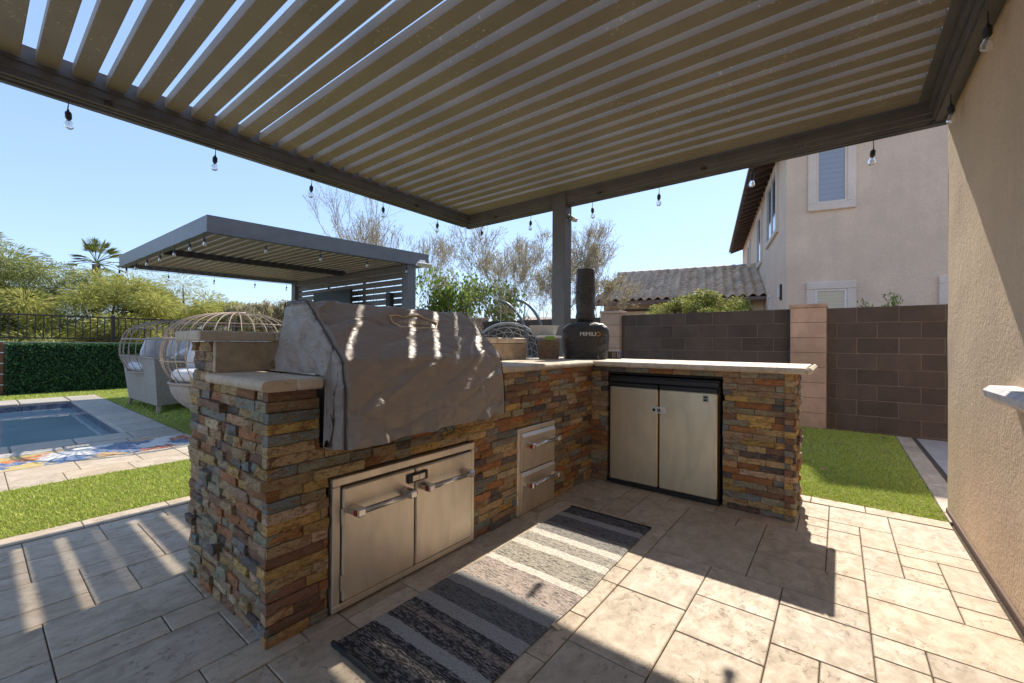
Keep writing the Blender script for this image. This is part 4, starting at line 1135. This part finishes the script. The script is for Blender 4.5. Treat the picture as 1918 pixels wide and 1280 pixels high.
for (y1, y2, y3, yb) in ((5.17, 5.00, 4.80, 4.72), (4.79, 4.58, 4.40, 4.34)):
    mb = MB(); mb.tube(curve3([(6.30, y1, 1.93), (6.36, y2, 1.84), (6.48, y3, 1.56), (6.55, yb, 1.15), (6.52, yb-.02, .5), (6.40, yb, .03)], 6), .026, 8); sput('pole', mb, m_pole)
for (y1, y2) in ((5.17, 5.16), (4.79, 4.80)):
    mb = MB(); z = 1.91; s = 0
    while z > 1.48:
        mb.tube([(6.30+.008*cos(q)*(s % 2), y1+.008*cos(q)*((s+1) % 2), z-.014+.014*sin(q)) for q in [2*pi*k/8 for k in range(9)]], .0028, 4, False); z -= .022; s += 1
    sput('chain', mb, m_chrome)
mb = MB(); mb.tube([(6.4+.55*cos(2*pi*k/30), 4.75+.55*sin(2*pi*k/30), .03) for k in range(31)], .028, 8); sput('base_ring', mb, m_pole)

# ------------------------------------------------------------------ block walls and pillars
WX = 7.06
def blockwall(y0, y1, z1, label, n_courses=8, phase=0., drop=0):
    r = empty('block_wall', (WX, (y0+y1)/2, 0), label, 'wall'); ch = .2
    mb = MB(); mb.box(WX+.0035, WX+.14, y0, y1, -.15, z1-.004); o = mb.build('mortar_joint', m_mort2, r); o.matrix_parent_inverse = Matrix.Translation(-Vector(r.location))
    zt = z1
    for c in range(n_courses+1):
        za, zb = zt-ch, zt; y = y0-(.2 if (c+phase) % 2 else 0)-.13*(y1 % 1)
        while y < y1:
            a, b_ = max(y, y0), min(y+.405, y1)
            if b_-a > .03:
                mb = MB(); jt = random.uniform(-.003, .002); mb.cbox(WX+jt, WX+.149, a+.0045, b_-.0045, max(za+.0045, -.14), zb-.0045, .004)
                mb.xf(Matrix.Translation(-Vector(r.location))); mb.build('block', m_block, r)
            y += .405
        zt -= ch
    return r
blockwall(-3.0, .13, 1.612, 'dark brown block wall panel between the tan pillar and the stucco house', 8, 0)
blockwall(.54, 3.03, 1.622, 'dark brown block wall panel beyond the refrigerator counter between two tan pillars', 8, 1)
blockwall(3.40, 6.31, 1.60, 'dark brown block wall panel behind the hanging chair and pergola post', 8, 0)
blockwall(6.72, 13.3, 1.60, 'dark brown block wall panel behind the poolside pergola screen', 8, 1)
for (y0, y1, zt, lab) in ((.135, .535, 1.672, 'tan block pillar standing right of the refrigerator counter, topped by a flat cap'), (3.035, 3.395, 1.70, 'tan block pillar beside the black pizza oven cover'), (6.315, 6.715, 1.68, 'tan block pillar just past the right end of the grill cover')):
    r = empty('block_pillar', (WX, (y0+y1)/2, 0), lab, 'pillar', 'tan pillars in the block wall'); z = zt
    mb = MB(); mb.box(WX-.095, WX+.19, y0+.008, y1-.008, -.1, zt-.03); o = mb.build('mortar_joint', m_mort2, r); o.matrix_parent_inverse = Matrix.Translation(-Vector(r.location))
    mb = MB(); mb.cbox(WX-.11, WX+.21, y0-.012, y1+.012, z-.05, z, .005); o = mb.build('cap', m_pillar, r); o.matrix_parent_inverse = Matrix.Translation(-Vector(r.location)); z -= .053
    while z > -.1:
        mb = MB(); mb.cbox(WX-.10, WX+.20, y0, y1, z-.197, z, .004); o = mb.build('block', m_pillar, r); o.matrix_parent_inverse = Matrix.Translation(-Vector(r.location)); z -= .2025

# ------------------------------------------------------------------ rear boundary: low wall, hedge, iron fence, boards
FYR = 13.42
lw = MB(); lw.cbox(-4, 7.05, FYR, FYR+.18, -.15, 1.07, .01); tag(lw.build('low_wall', stucco('rear_wall_stucco', (.42, .33, .25), 40)), 'low tan stucco wall beneath the iron fence', 'wall')
hd = empty('hedge', (2, 13.25, 0), 'dense dark green boxwood hedge panel below the iron fence beyond the pool', 'hedge')
mb = MB(); mb.box(-1.52, 3.6, -.06, .12, 0, 1.0); mb.build('backing', simple('hedge_core', (.012, .028, .012), .95), hd)
def leafcloud(pts, size, asp, seed, flat=0., dirs=None):
    """quads of leaf size at pts"""
    R = np.random.default_rng(seed); n = len(pts); s = size*R.uniform(.6, 1.3, n)
    a = R.normal(size=(n, 3)) if dirs is None else dirs+R.normal(size=(n, 3))*.45
    a /= np.linalg.norm(a, axis=1)[:, None]; b = R.normal(size=(n, 3)); b[:, 2] *= (1-flat)
    b -= (b*a).sum(1)[:, None]*a; b /= np.linalg.norm(b, axis=1)[:, None]
    a *= s[:, None]; b *= (s*asp)[:, None]
    V = np.stack([pts-a, pts-b*.9+a*.05, pts+a, pts+b*.9-a*.05], 1).reshape(-1, 3)
    return V, np.arange(4*n).reshape(-1, 4)
n = 30000
P = np.stack([rng.uniform(-1.56, 3.64, n), rng.uniform(-.10, -.04, n)-np.abs(rng.normal(0, .02, n)), rng.uniform(.0, 1.045, n)], 1)
k = rng.random(n) < .18; P[k, 2] = 1.0+rng.random(k.sum())*.05; P[k, 1] = rng.uniform(-.08, .12, k.sum())
V, F = leafcloud(P, .021, .6, 4); o = link('leaves', npmesh('leaves', V, F), hd, m_box); o['kind'] = 'stuff'
fc = empty('iron_fence', (2, 13.5, 1.1), 'dark brown iron picket fence on the low wall behind the hedge', 'fence')
def fput(nm, mb, mat=m_rust): o = mb.build(nm, mat, fc); o.matrix_parent_inverse = Matrix.Translation(-Vector(fc.location)); return o
FZ0, FZ1 = 1.14, 1.66
fput('rail', MB().box(-3.5, 7.0, 13.485, 13.515, FZ0, FZ0+.03)); fput('rail', MB().box(-3.5, 7.0, 13.485, 13.515, FZ1-.03, FZ1))
for x in (-3.0, -.46, 2.08, 4.62): fput('fence_post', MB().cbox(x-.035, x+.035, 13.465, 13.535, 1.07, FZ1+.04, .004))
x = -3.3
while x < 6.9:
    if min(abs(x-q_) for q_ in (-3.0, -.46, 2.08, 4.62)) > .05: fput('picket', MB().box(x-.009, x+.009, 13.491, 13.509, FZ0+.03, FZ1-.03))
    x += .119
bdw = empty('board_panel_wall', (-.1, 13.2, 0), 'brown horizontal board panel at the left end of the hedge', 'panel')
for k in range(5):
    mb = MB(); mb.cbox(-3.2, .53, -.02, .02, .02+k*.215, .02+k*.215+.195, .006); mb.build('board', m_wood, bdw)
    mb = MB(); mb.box(-3.2, .53, -.024, -.0205, .205+k*.215, .222+k*.215); mb.build('light_strip', m_white, bdw)

# ------------------------------------------------------------------ neighbour's house
th = radians(103); wD = Vector((cos(th), sin(th), 0)); sD = Vector((cos(radians(13)), sin(radians(13)), 0)); NC = Vector((11.404, .959, 0))
nb = empty('neighbour_house', NC, 'two-storey tan stucco house with a tiled garage wing beyond the block wall', 'house')
NM = Matrix((wD, sD, Vector((0, 0, 1)))).transposed().to_4x4()   # local x = along front wall (+left), y = away, z up
def nput(nm, mb, mat, par=nb, col=False, smooth=False):
    mb.xf(NM); mb.f = [f[::-1] for f in mb.f] if NM.determinant() < 0 else mb.f
    return mb.build(nm, mat, par, smooth=smooth)
nput('wall', MB().box(-9, 0, 0, 13, -.2, 7.2), m_stucco_n)
def surround(face, a0, a1, z0, z1, w=.16, d=.06):
    """window trim on the front (face 'f') or side (face 's') wall"""
    mb = MB(); f = (lambda a0, a1, d0, d1, z0, z1: mb.cbox(a0, a1, d0, d1, z0, z1, .012)) if face == 'f' else (lambda a0, a1, d0, d1, z0, z1: mb.cbox(-d1, -d0, a0, a1, z0, z1, .012))
    f(a0, a1, -d, .02, z0, z0+w); f(a0, a1, -d, .02, z1-w, z1); f(a0, a0+w, -d+.003, .02, z0+w, z1-w); f(a1-w, a1, -d+.003, .02, z0+w, z1-w)
    return mb
def blinds_mat(nm, c1, c2, rough, sc=14):
    n = NB(nm); p = n.pos(); s = n.n('SeparateXYZ'); n.l(p, s.inputs[0]); t = n.math('FRACT', n.math('MULTIPLY', s.outputs[2], sc))
    return n.fin(n.ramp(t, [(0, c2), (.12, c1), (1, c1)]), rough)
m_blind = blinds_mat('cream_blinds', (.62, .55, .40), (.40, .34, .24), .6)
m_pane = NB('window_pane'); m_pane = m_pane.fin((.10, .12, .15), .05, 0, None, 1.)
m_pane2 = blinds_mat('pane_over_blinds', (.30, .33, .38), (.20, .22, .26), .12, 9)
def window(face, a0, a1, z0, z1, pm, mull=0, w=.16, lab=None):
    o = nput('window_surround', surround(face, a0, a1, z0, z1, w), m_stucco_l); i0, i1, j0, j1 = a0+w, a1-w, z0+w, z1-w
    def bx_(x0, x1, d0, d1, z0, z1):
        return MB().box(x0, x1, d0, d1, z0, z1) if face == 'f' else MB().box(-d1, -d0, x0, x1, z0, z1)
    nput('pane', bx_(i0, i1, -.012, -.004, j0, j1), pm, o)
    mb = MB()
    for (x0, x1, za, zb) in ((i0, i0+.04, j0, j1), (i1-.04, i1, j0, j1), (i0+.04, i1-.04, j0, j0+.04), (i0+.04, i1-.04, j1-.04, j1)):
        q_ = bx_(x0, x1, -.030, -.013, za, zb); mb.add(q_.v, q_.f)
    for m_ in range(mull):
        c = i0+(i1-i0)*(m_+1)/(mull+1); q_ = bx_(c-.03, c+.03, -.032, -.0135, j0+.04, j1-.04); mb.add(q_.v, q_.f)
    nput('sash', mb, m_white if pm is not m_pane2 else m_stucco_l, o)
window('f', -1.27, -.40, 4.09, 6.3, m_pane2); window('f', -1.27, -.38, .9, 2.51, m_blind); window('f', -4.0, -2.60, .9, 2.53, m_blind)
window('s', 1.17, 3.35, 3.98, 5.75, m_pane, 1, .12); window('s', 4.55, 5.98, 3.80, 5.6, m_pane, 0, .12); window('s', 8.6, 9.8, 3.9, 5.5, m_pane, 0, .12); window('s', 2.10, 2.62, 1.0, 2.52, m_pane, 0, .10)
lp = MB(); lp.cbox(.001, .04, .55, .68, 2.20, 2.58, .006); l_ = nput('wall_lamp', lp, m_dark); lp = MB(); lp.cbox(.041, .09, .575, .655, 2.26, 2.52, .01); nput('lamp_shade', lp, m_white, l_)
# main roof eave over the side wall with rafter tails
EZ = 5.86
mb = MB(); mb.add([(.62, -.5, EZ), (.62, 13.1, EZ), (-4.5, 13.1, EZ+1.9), (-4.5, -.5, EZ+1.9), (.62, -.5, EZ+.10), (.62, 13.1, EZ+.10), (-4.5, 13.1, EZ+2.0), (-4.5, -.5, EZ+2.0)], [(0,3,2,1),(4,5,6,7),(0,1,5,4),(1,2,6,5),(2,3,7,6),(3,0,4,7)]); nput('roof', mb, m_wood if False else simple('roof_deck', (.20, .14, .11), .8))
for k in range(26):
    s0 = -.3+k*.52; mb = MB(); mb.add([(.56, s0, EZ-.13), (.0, s0, EZ+.06), (.0, s0, EZ+.2), (.56, s0, EZ-.005), (.56, s0+.10, EZ-.13), (.0, s0+.10, EZ+.06), (.0, s0+.10, EZ+.2), (.56, s0+.10, EZ-.005)], [(0,1,2,3),(7,6,5,4),(0,4,5,1),(1,5,6,2),(2,6,7,3),(3,7,4,0)]); nput('rafter_tail', mb, simple('rafter_brown', (.09, .06, .05), .8) if k == 0 else bpy.data.materials['rafter_brown'])
def tile_mat():
    n = NB('clay_roof_tile'); r = n.rnd(); p = n.pos(); f = n.noise(p, 9, 4, .6)
    c = n.ramp(r, [(0, (.52, .37, .26)), (.25, (.74, .56, .40)), (.5, (.60, .46, .34)), (.75, (.82, .66, .48)), (1, (.46, .36, .29))])
    return n.fin(n.mix(n.ramp(f, [(.3, 0.), (.7, .35)]), c, (.15, .11, .09)), .85, 0, n.bump(n.noise(p, 60, 3), .4, .005))
m_tile = tile_mat()
def stile(w, L, th=.05):
    """S tile, low end at y=0; wave across x"""
    n = 9; pr = []
    for k in range(n):
        t = k/(n-1); pr.append((w*t*1.03, .045*sin(2*pi*t)))
    v = [(x, 0, z+.05) for x, z in pr]+[(x, L, z) for x, z in pr]+[(x, 0, z+.05-th) for x, z in pr]
    F = [(k, k+1, n+k+1, n+k) for k in range(n-1)]+[(2*n+k, 2*n+k+1, k+1, k) for k in range(n-1)]
    return v, F
# wing roof: eave s=3.56 z=2.66, ridge s=6.16 z=3.92
sl_ = Vector((0, 2.60, 1.27)); SLn = sl_.length; sl_.normalize(); upn = Vector((0, -sl_.z, sl_.y))
nco, nro = 19, 11; cw = 5.28/nco; rl = SLn/nro
tv0, tF0 = stile(cw, rl*1.15); Mr = Matrix((Vector((1, 0, 0)), sl_, upn)).transposed().to_4x4()
mbt = MB(); mbt.add(tv0, tF0); mbt.xf(NM @ Mr); tme = mbt.mesh('roof_tile', True); tme.materials.append(m_tile)
wing = nput('wing_roof_deck', MB().add([(0, 3.56, 2.60), (5.28, 3.56, 2.60), (4.85, 6.16, 3.87), (0, 6.16, 3.87), (5.0, 8.8, 2.6), (0, 8.8, 2.6)], [(0,1,2,3), (3,2,4,5)]), m_dark)
for j in range(nro):
    lim = 5.28-.45*(j/nro)
    for i in range(nco):
        if (i+.6)*cw > lim: continue
        o = link('roof_tile', tme, wing); p = NM @ (Vector((i*cw, 3.50, 2.625))+sl_*(j*rl)+upn*.02)
        o.location = p; o.rotation_euler = (random.uniform(-.02, .02), random.uniform(-.02, .02), random.uniform(-.01, .01))
rc = MB(); rc.tube([(0, 0, 0), (.36, 0, 0)], [.145, .115], 8); rc.xf(NM); rme = rc.mesh('ridge_tile', True); rme.materials.append(m_tile)
for k in range(15):
    o = link('ridge_tile', rme, wing); o.location = NM @ Vector((.05+k*.325, 6.14, 3.93))
nput('wing_wall', MB().box(.01, 5.05, 4.0, 8.5, -.2, 2.60), m_stucco_y)
nput('fascia', MB().cbox(.01, 5.30, 3.56, 3.60, 2.46, 2.615, .005), simple('fascia_brown', (.20, .14, .115), .7))
nput('gutter', MB().cbox(.01, 3.2, 3.47, 3.555, 2.50, 2.60, .01), bpy.data.materials['fascia_brown'])
nput('gutter', MB().cbox(3.0, 4.95, 3.90, 3.99, 2.28, 2.34, .01), m_dark)
nput('downspout', MB().cbox(.38, .50, 3.86, 3.99, 0, 2.5, .008), m_dark)

# far houses
for (x, y, z, w, rz_, lab) in ((25.5, 64, 4.6, 4.6, -.9, 'distant house roof above the fence left of the grill cover'), (44, 30, 4.0, 3.2, -.5, 'distant pale gable roof just above the wall near the hanging chair')):
    r = empty('distant_house', (x, y, 0), lab, 'house', rz=rz_)
    MB().box(-w, w, -5, 5, -.2, z-1.0).build('wall', m_stucco_y, r)
    MB().add([(-w-.5, -5.5, z-1.0), (w+.5, -5.5, z-1.0), (w+.5, 5.5, z-1.0), (-w-.5, 5.5, z-1.0), (-w*.6, 0, z+.5), (w*.6, 0, z+.5)], [(0,1,5,4), (1,2,5), (2,3,4,5), (3,0,4), (0,3,2,1)]).build('roof', simple('far_roof', (.36, .28, .22), .9) if lab.startswith('distant house') else bpy.data.materials['far_roof'], r)

# ------------------------------------------------------------------ trees
def grow(mb, p, d, L_, r, depth, R, tips, spread=.5, up_=.12, n=4, wob=.12, minr=.004, seg=5, ratio=.72, first=True, sparse=False):
    pts = [p]; rad = [r]
    for k in range(n):
        d = (d+Vector((R.gauss(0, wob), R.gauss(0, wob), R.gauss(0, wob)+up_*.3))).normalized(); p = p+d*L_/n; pts.append(p); rad.append(max(minr, r*(1-.4*(k+1)/n)))
        if depth <= (1 if sparse else 2): tips.append((p, d))
    mb.tube(pts, rad, seg if depth > 1 else 3, False)
    if depth == 0: return
    k = R.randint(2, 4) if depth > 1 else R.randint(3, 5)
    for j in range(k):
        ax = Vector((R.gauss(0, 1), R.gauss(0, 1), R.gauss(0, 1))).normalized(); nd = (d+ax*spread*R.uniform(.6, 1.3)+Vector((0, 0, up_))).normalized()
        st = pts[-1] if j < 2 else pts[R.randint(max(1, n-2), n)]
        grow(mb, st, nd, L_*ratio*R.uniform(.8, 1.15), rad[-1]*.75, depth-1, R, tips, spread, up_, n, wob, minr, seg, ratio, False, sparse)
def tree(name, loc, H, label, mat, bark, seed, leaf=.05, per=6, depth=5, spread=.5, stems=3, up_=.14, sprd=.10, asp=.35, first=.30, trunk_r=.08, lean=.35, ratio=.74, minr=.004, cat='tree', group=None, sparse=False):
    R = random.Random(seed); r = empty(name, loc, label, cat, group); mb = MB(); tips = []
    for s in range(stems):
        a = 2*pi*s/stems+R.random(); d = Vector((cos(a)*lean, sin(a)*lean, 1)).normalized()
        grow(mb, Vector((cos(a)*.06, sin(a)*.06, -.1)), d, H*first, trunk_r, depth, R, tips, spread, up_, minr=minr, ratio=ratio, sparse=sparse)
    mz = max(v[2] for v in mb.v); k_ = H/mz
    mb.v = [(x*k_, y*k_, z*k_) for x, y, z in mb.v]; mb.build('trunk', bark, r, smooth=True)
    T = np.array([tuple(t[0]*k_) for t in tips]); D = np.array([tuple(t[1]) for t in tips]); rg_ = np.random.default_rng(seed)
    if per > 0 and len(T):
        P = np.repeat(T, per, 0)+rg_.normal(0, sprd, (len(T)*per, 3)); DD = np.repeat(D, per, 0)
        V, F = leafcloud(P, leaf, asp, seed, 0, DD); link('crown', npmesh('crown', V, F), r, mat)
    return r
def bigcrown(name, loc, rx, ry, H, label, mat, seed, n=16000, leaf=.11, low=.05, cat='tree', group=None, asp=.16, clumps=60, dirup=.0, barkm=None):
    """broad dense crown: clumps spread through a dome, feathery sprays in every clump, limbs inside"""
    R = random.Random(seed); rg_ = np.random.default_rng(seed); r = empty(name, loc, label, cat, group)
    mb = MB(); cs = []
    for k in range(clumps):
        while True:
            v = Vector((R.uniform(-1, 1), R.uniform(-1, 1), R.uniform(-.15, 1)))
            l = v.length
            if .45 < l < 1.02: break
        f = 1+.22*noise.noise(v*1.7+Vector((seed, 0, 0)))
        c = Vector((v.x*rx*f, v.y*ry*f, H*low+(H*(1-low)*.93)*max(0, v.z)*f+H*.06*R.random()))
        cs.append((c, R.uniform(.34, .66)*min(rx, H)*.46))
        if k % 3 == 0:
            m_ = Vector((c.x*.25, c.y*.25, c.z*.45)); mb.tube([Vector((R.gauss(0, .15), R.gauss(0, .15), -.1)), m_, c*.75+Vector((0, 0, .1)), c], [.11, .08, .05, .02], 5, False)
    mb.build('trunk', barkm or m_bark, r, smooth=True)
    w = np.array([s*s for _, s in cs]); w /= w.sum(); ids = rg_.choice(len(cs), n, p=w)
    cc = np.array([tuple(c) for c, _ in cs])[ids]; ss = np.array([s for _, s in cs])[ids]
    q = rg_.normal(size=(n, 3)); q /= np.linalg.norm(q, axis=1)[:, None]; rad = rg_.random(n)**.45
    P = cc+q*(ss*rad)[:, None]*np.array([1.25, 1.25, .62]); P[:, 2] = np.maximum(P[:, 2], .05)
    D = q.copy(); D[:, 2] = D[:, 2]*.4-.25
    V, F = leafcloud(P, leaf, asp, seed, .3, D); link('crown', npmesh('crown', V, F), r, mat)
    # wispy outer sprays
    return r
G1 = 'feathery desert trees beyond the iron fence'
bigcrown('mesquite_tree', (.4, 31, -.1), 4.6, 3.5, 5.9, 'tall spreading olive-green mesquite at the far left beyond the fence', m_mesq2, 21, 105000, .13, group=G1, clumps=95)
bigcrown('mesquite_tree', (4.0, 28.5, -.1), 3.6, 3.0, 4.55, 'yellow-green mesquite below the fan palm', m_mesq, 22, 70000, .12, group=G1, clumps=80)
bigcrown('mesquite_tree', (7.6, 29.5, -.1), 3.4, 3.0, 4.5, 'yellow-green mesquite under the left end of the poolside pergola roof', m_mesq, 23, 60000, .12, group=G1, clumps=80)
bigcrown('mesquite_tree', (11.0, 31, -.1), 3.0, 3.0, 3.9, 'low yellow-green mesquite above the first egg daybed hood', m_mesq, 24, 40000, .12, group=G1, clumps=60)
bigcrown('mesquite_tree', (-4.5, 27, -.1), 4.0, 3.0, 5.2, 'mesquite at the left picture edge behind the fence', m_mesq2, 25, 26000, .13, group=G1, clumps=50)
bigcrown('desert_shrub', (3.5, 20.5, -.1), 3.4, .9, 1.55, 'low olive shrub seen through the iron pickets', m_mesq2, 26, 20000, .09, cat='shrub', clumps=50)
bigcrown('desert_shrub', (9.5, 22, -.1), 3.2, .9, 1.6, 'low yellow shrub seen through the pickets behind the domed hoods', m_mesq, 27, 20000, .09, cat='shrub', clumps=50)
tree('desert_willow', (12.2, 27.5, 0), 3.75, 'spiky sparse tree beside the distant house roof', m_dry, m_bark, 31, .10, 4, 4, .55, 4, .2, .10, .3, group=None, trunk_r=.05, minr=.012)
tree('desert_willow', (10.6, 27.5, 0), 3.5, 'spiky sparse tree just left of the one by the distant roof', m_dry, m_bark, 32, .10, 4, 4, .55, 4, .2, .10, .3, group=None, trunk_r=.05, minr=.012)
# fan palm
pl = empty('fan_palm', (4.45, 33.6, 0), 'green fan palm with yellowed lower fronds rising above the mesquites', 'palm tree')
mb = MB(); mb.tube([(0, 0, -.1), (.05, 0, 2.5), (0, .05, 5.45)], [.24, .20, .19], 10); mb.build('trunk', m_bark, pl, smooth=True)
for k in range(26):
    R = random.Random(900+k); a = R.uniform(0, 2*pi); el = R.uniform(-.75, 1.35); d = Vector((cos(a)*cos(el), sin(a)*cos(el), sin(el))); L_ = R.uniform(.75, 1.15)
    base = Vector((0, .05, 5.55)); hub = base+d*L_*.85; mb = MB(); mb.tube([base, base+d*L_*.5+Vector((0, 0, .05)), hub], .018, 4)
    side_ = d.cross(Vector((0, 0, 1))).normalized(); 
    for j in range(18):
        t = (j/17-.5)*2.5; dd = (d*cos(t)+side_*sin(t)).normalized(); l = R.uniform(.55, .72)*(.7+.3*cos(t)); q1 = hub+dd*l*.6+Vector((0, 0, -.02)); q2 = hub+dd*l+Vector((0, 0, -.16*R.uniform(.6, 1.4)*l))
        wv = dd.cross(Vector((0, 0, 1))).normalized()*.035; mb.add([hub, q1-wv, q2, q1+wv], [(0,1,2,3)])
    mb.build('frond', m_palm, pl)
# bare twiggy trees and the garden trees along the back wall
tree('thin_tree', (10.6, 14.8, 0), 6.9, 'thin twiggy half-bare tree rising behind the poolside pergola roof', m_dry, m_bark_l, 41, .045, 1, 5, .44, 4, .16, .08, .22, first=.34, trunk_r=.04, lean=.42, minr=.006)
tree('acacia_tree', (9.2, 6.45, 0), 4.6, 'tall airy acacia with sparse brownish leaves behind the pergola post', m_dry, m_bark_l, 42, .036, 1, 6, .44, 4, .10, .05, .2, first=.30, trunk_r=.045, lean=.62, minr=.0035, ratio=.74, sparse=True)
tree('acacia_tree', (10.0, 5.55, 0), 4.6, 'airy acacia branching out to the right of the pergola post', m_dry, m_bark_l, 43, .036, 1, 6, .42, 3, .10, .05, .2, first=.30, trunk_r=.045, lean=.42, minr=.0035, ratio=.74, sparse=True)
tree('moringa_tree', (8.1, 8.2, 0), 3.35, 'slender bright green leafy tree between the poolside pergola and the acacia', m_bright, m_bark_l, 44, .056, 1, 4, .50, 5, .25, .085, .6, first=.36, trunk_r=.022, lean=.28, minr=.004)
tree('moringa_tree', (8.6, 6.9, 0), 2.9, 'shorter bright green sapling in front of the acacia trunk', m_bright, m_bark_l, 45, .05, 1, 4, .5, 4, .25, .08, .6, first=.36, trunk_r=.02, lean=.3, minr=.004)
bigcrown('leafy_shrub', (7.65, 8.3, 0), .62, .5, 2.02, 'dark leafy shrub topping the wall just behind the grill cover', m_box, 51, 7000, .035, .5, cat='shrub', asp=.5, clumps=30)
bigcrown('leafy_shrub', (8.3, 2.02, 0), .75, 1.05, 2.06, 'rounded yellow-green shrub peeking over the block wall under the tiled roof', m_shrub, 52, 26000, .028, .6, cat='shrub', asp=.5, clumps=110)
tree('small_sapling', (8.6, -.62, 0), 1.93, 'tiny green sprig showing above the block wall under the neighbour\'s window', m_bright, m_bark_l, 53, .022, 5, 3, .4, 2, .2, .03, .5, first=.5, trunk_r=.012, minr=.003)

# hose bib box on the near stone end
hb = empty('hose_valve', (.655, 2.075, .235), 'small brownish valve knob poking out of the near stone end', 'valve')
mb = MB(); mb.tube([(.02, 0, 0), (-.020, 0, 0)], [.020, .022], 12); mb.build('valve_body', simple('weathered_brass', (.20, .155, .10), .7), hb)
mb = MB(); mb.tube([(-.020, 0, 0), (-.026, 0, .0), (-.028, 0, 0)], [.026, .026, .02], 12); mb.build('valve_cap', simple('grey_rubber', (.10, .10, .10), .7), hb)
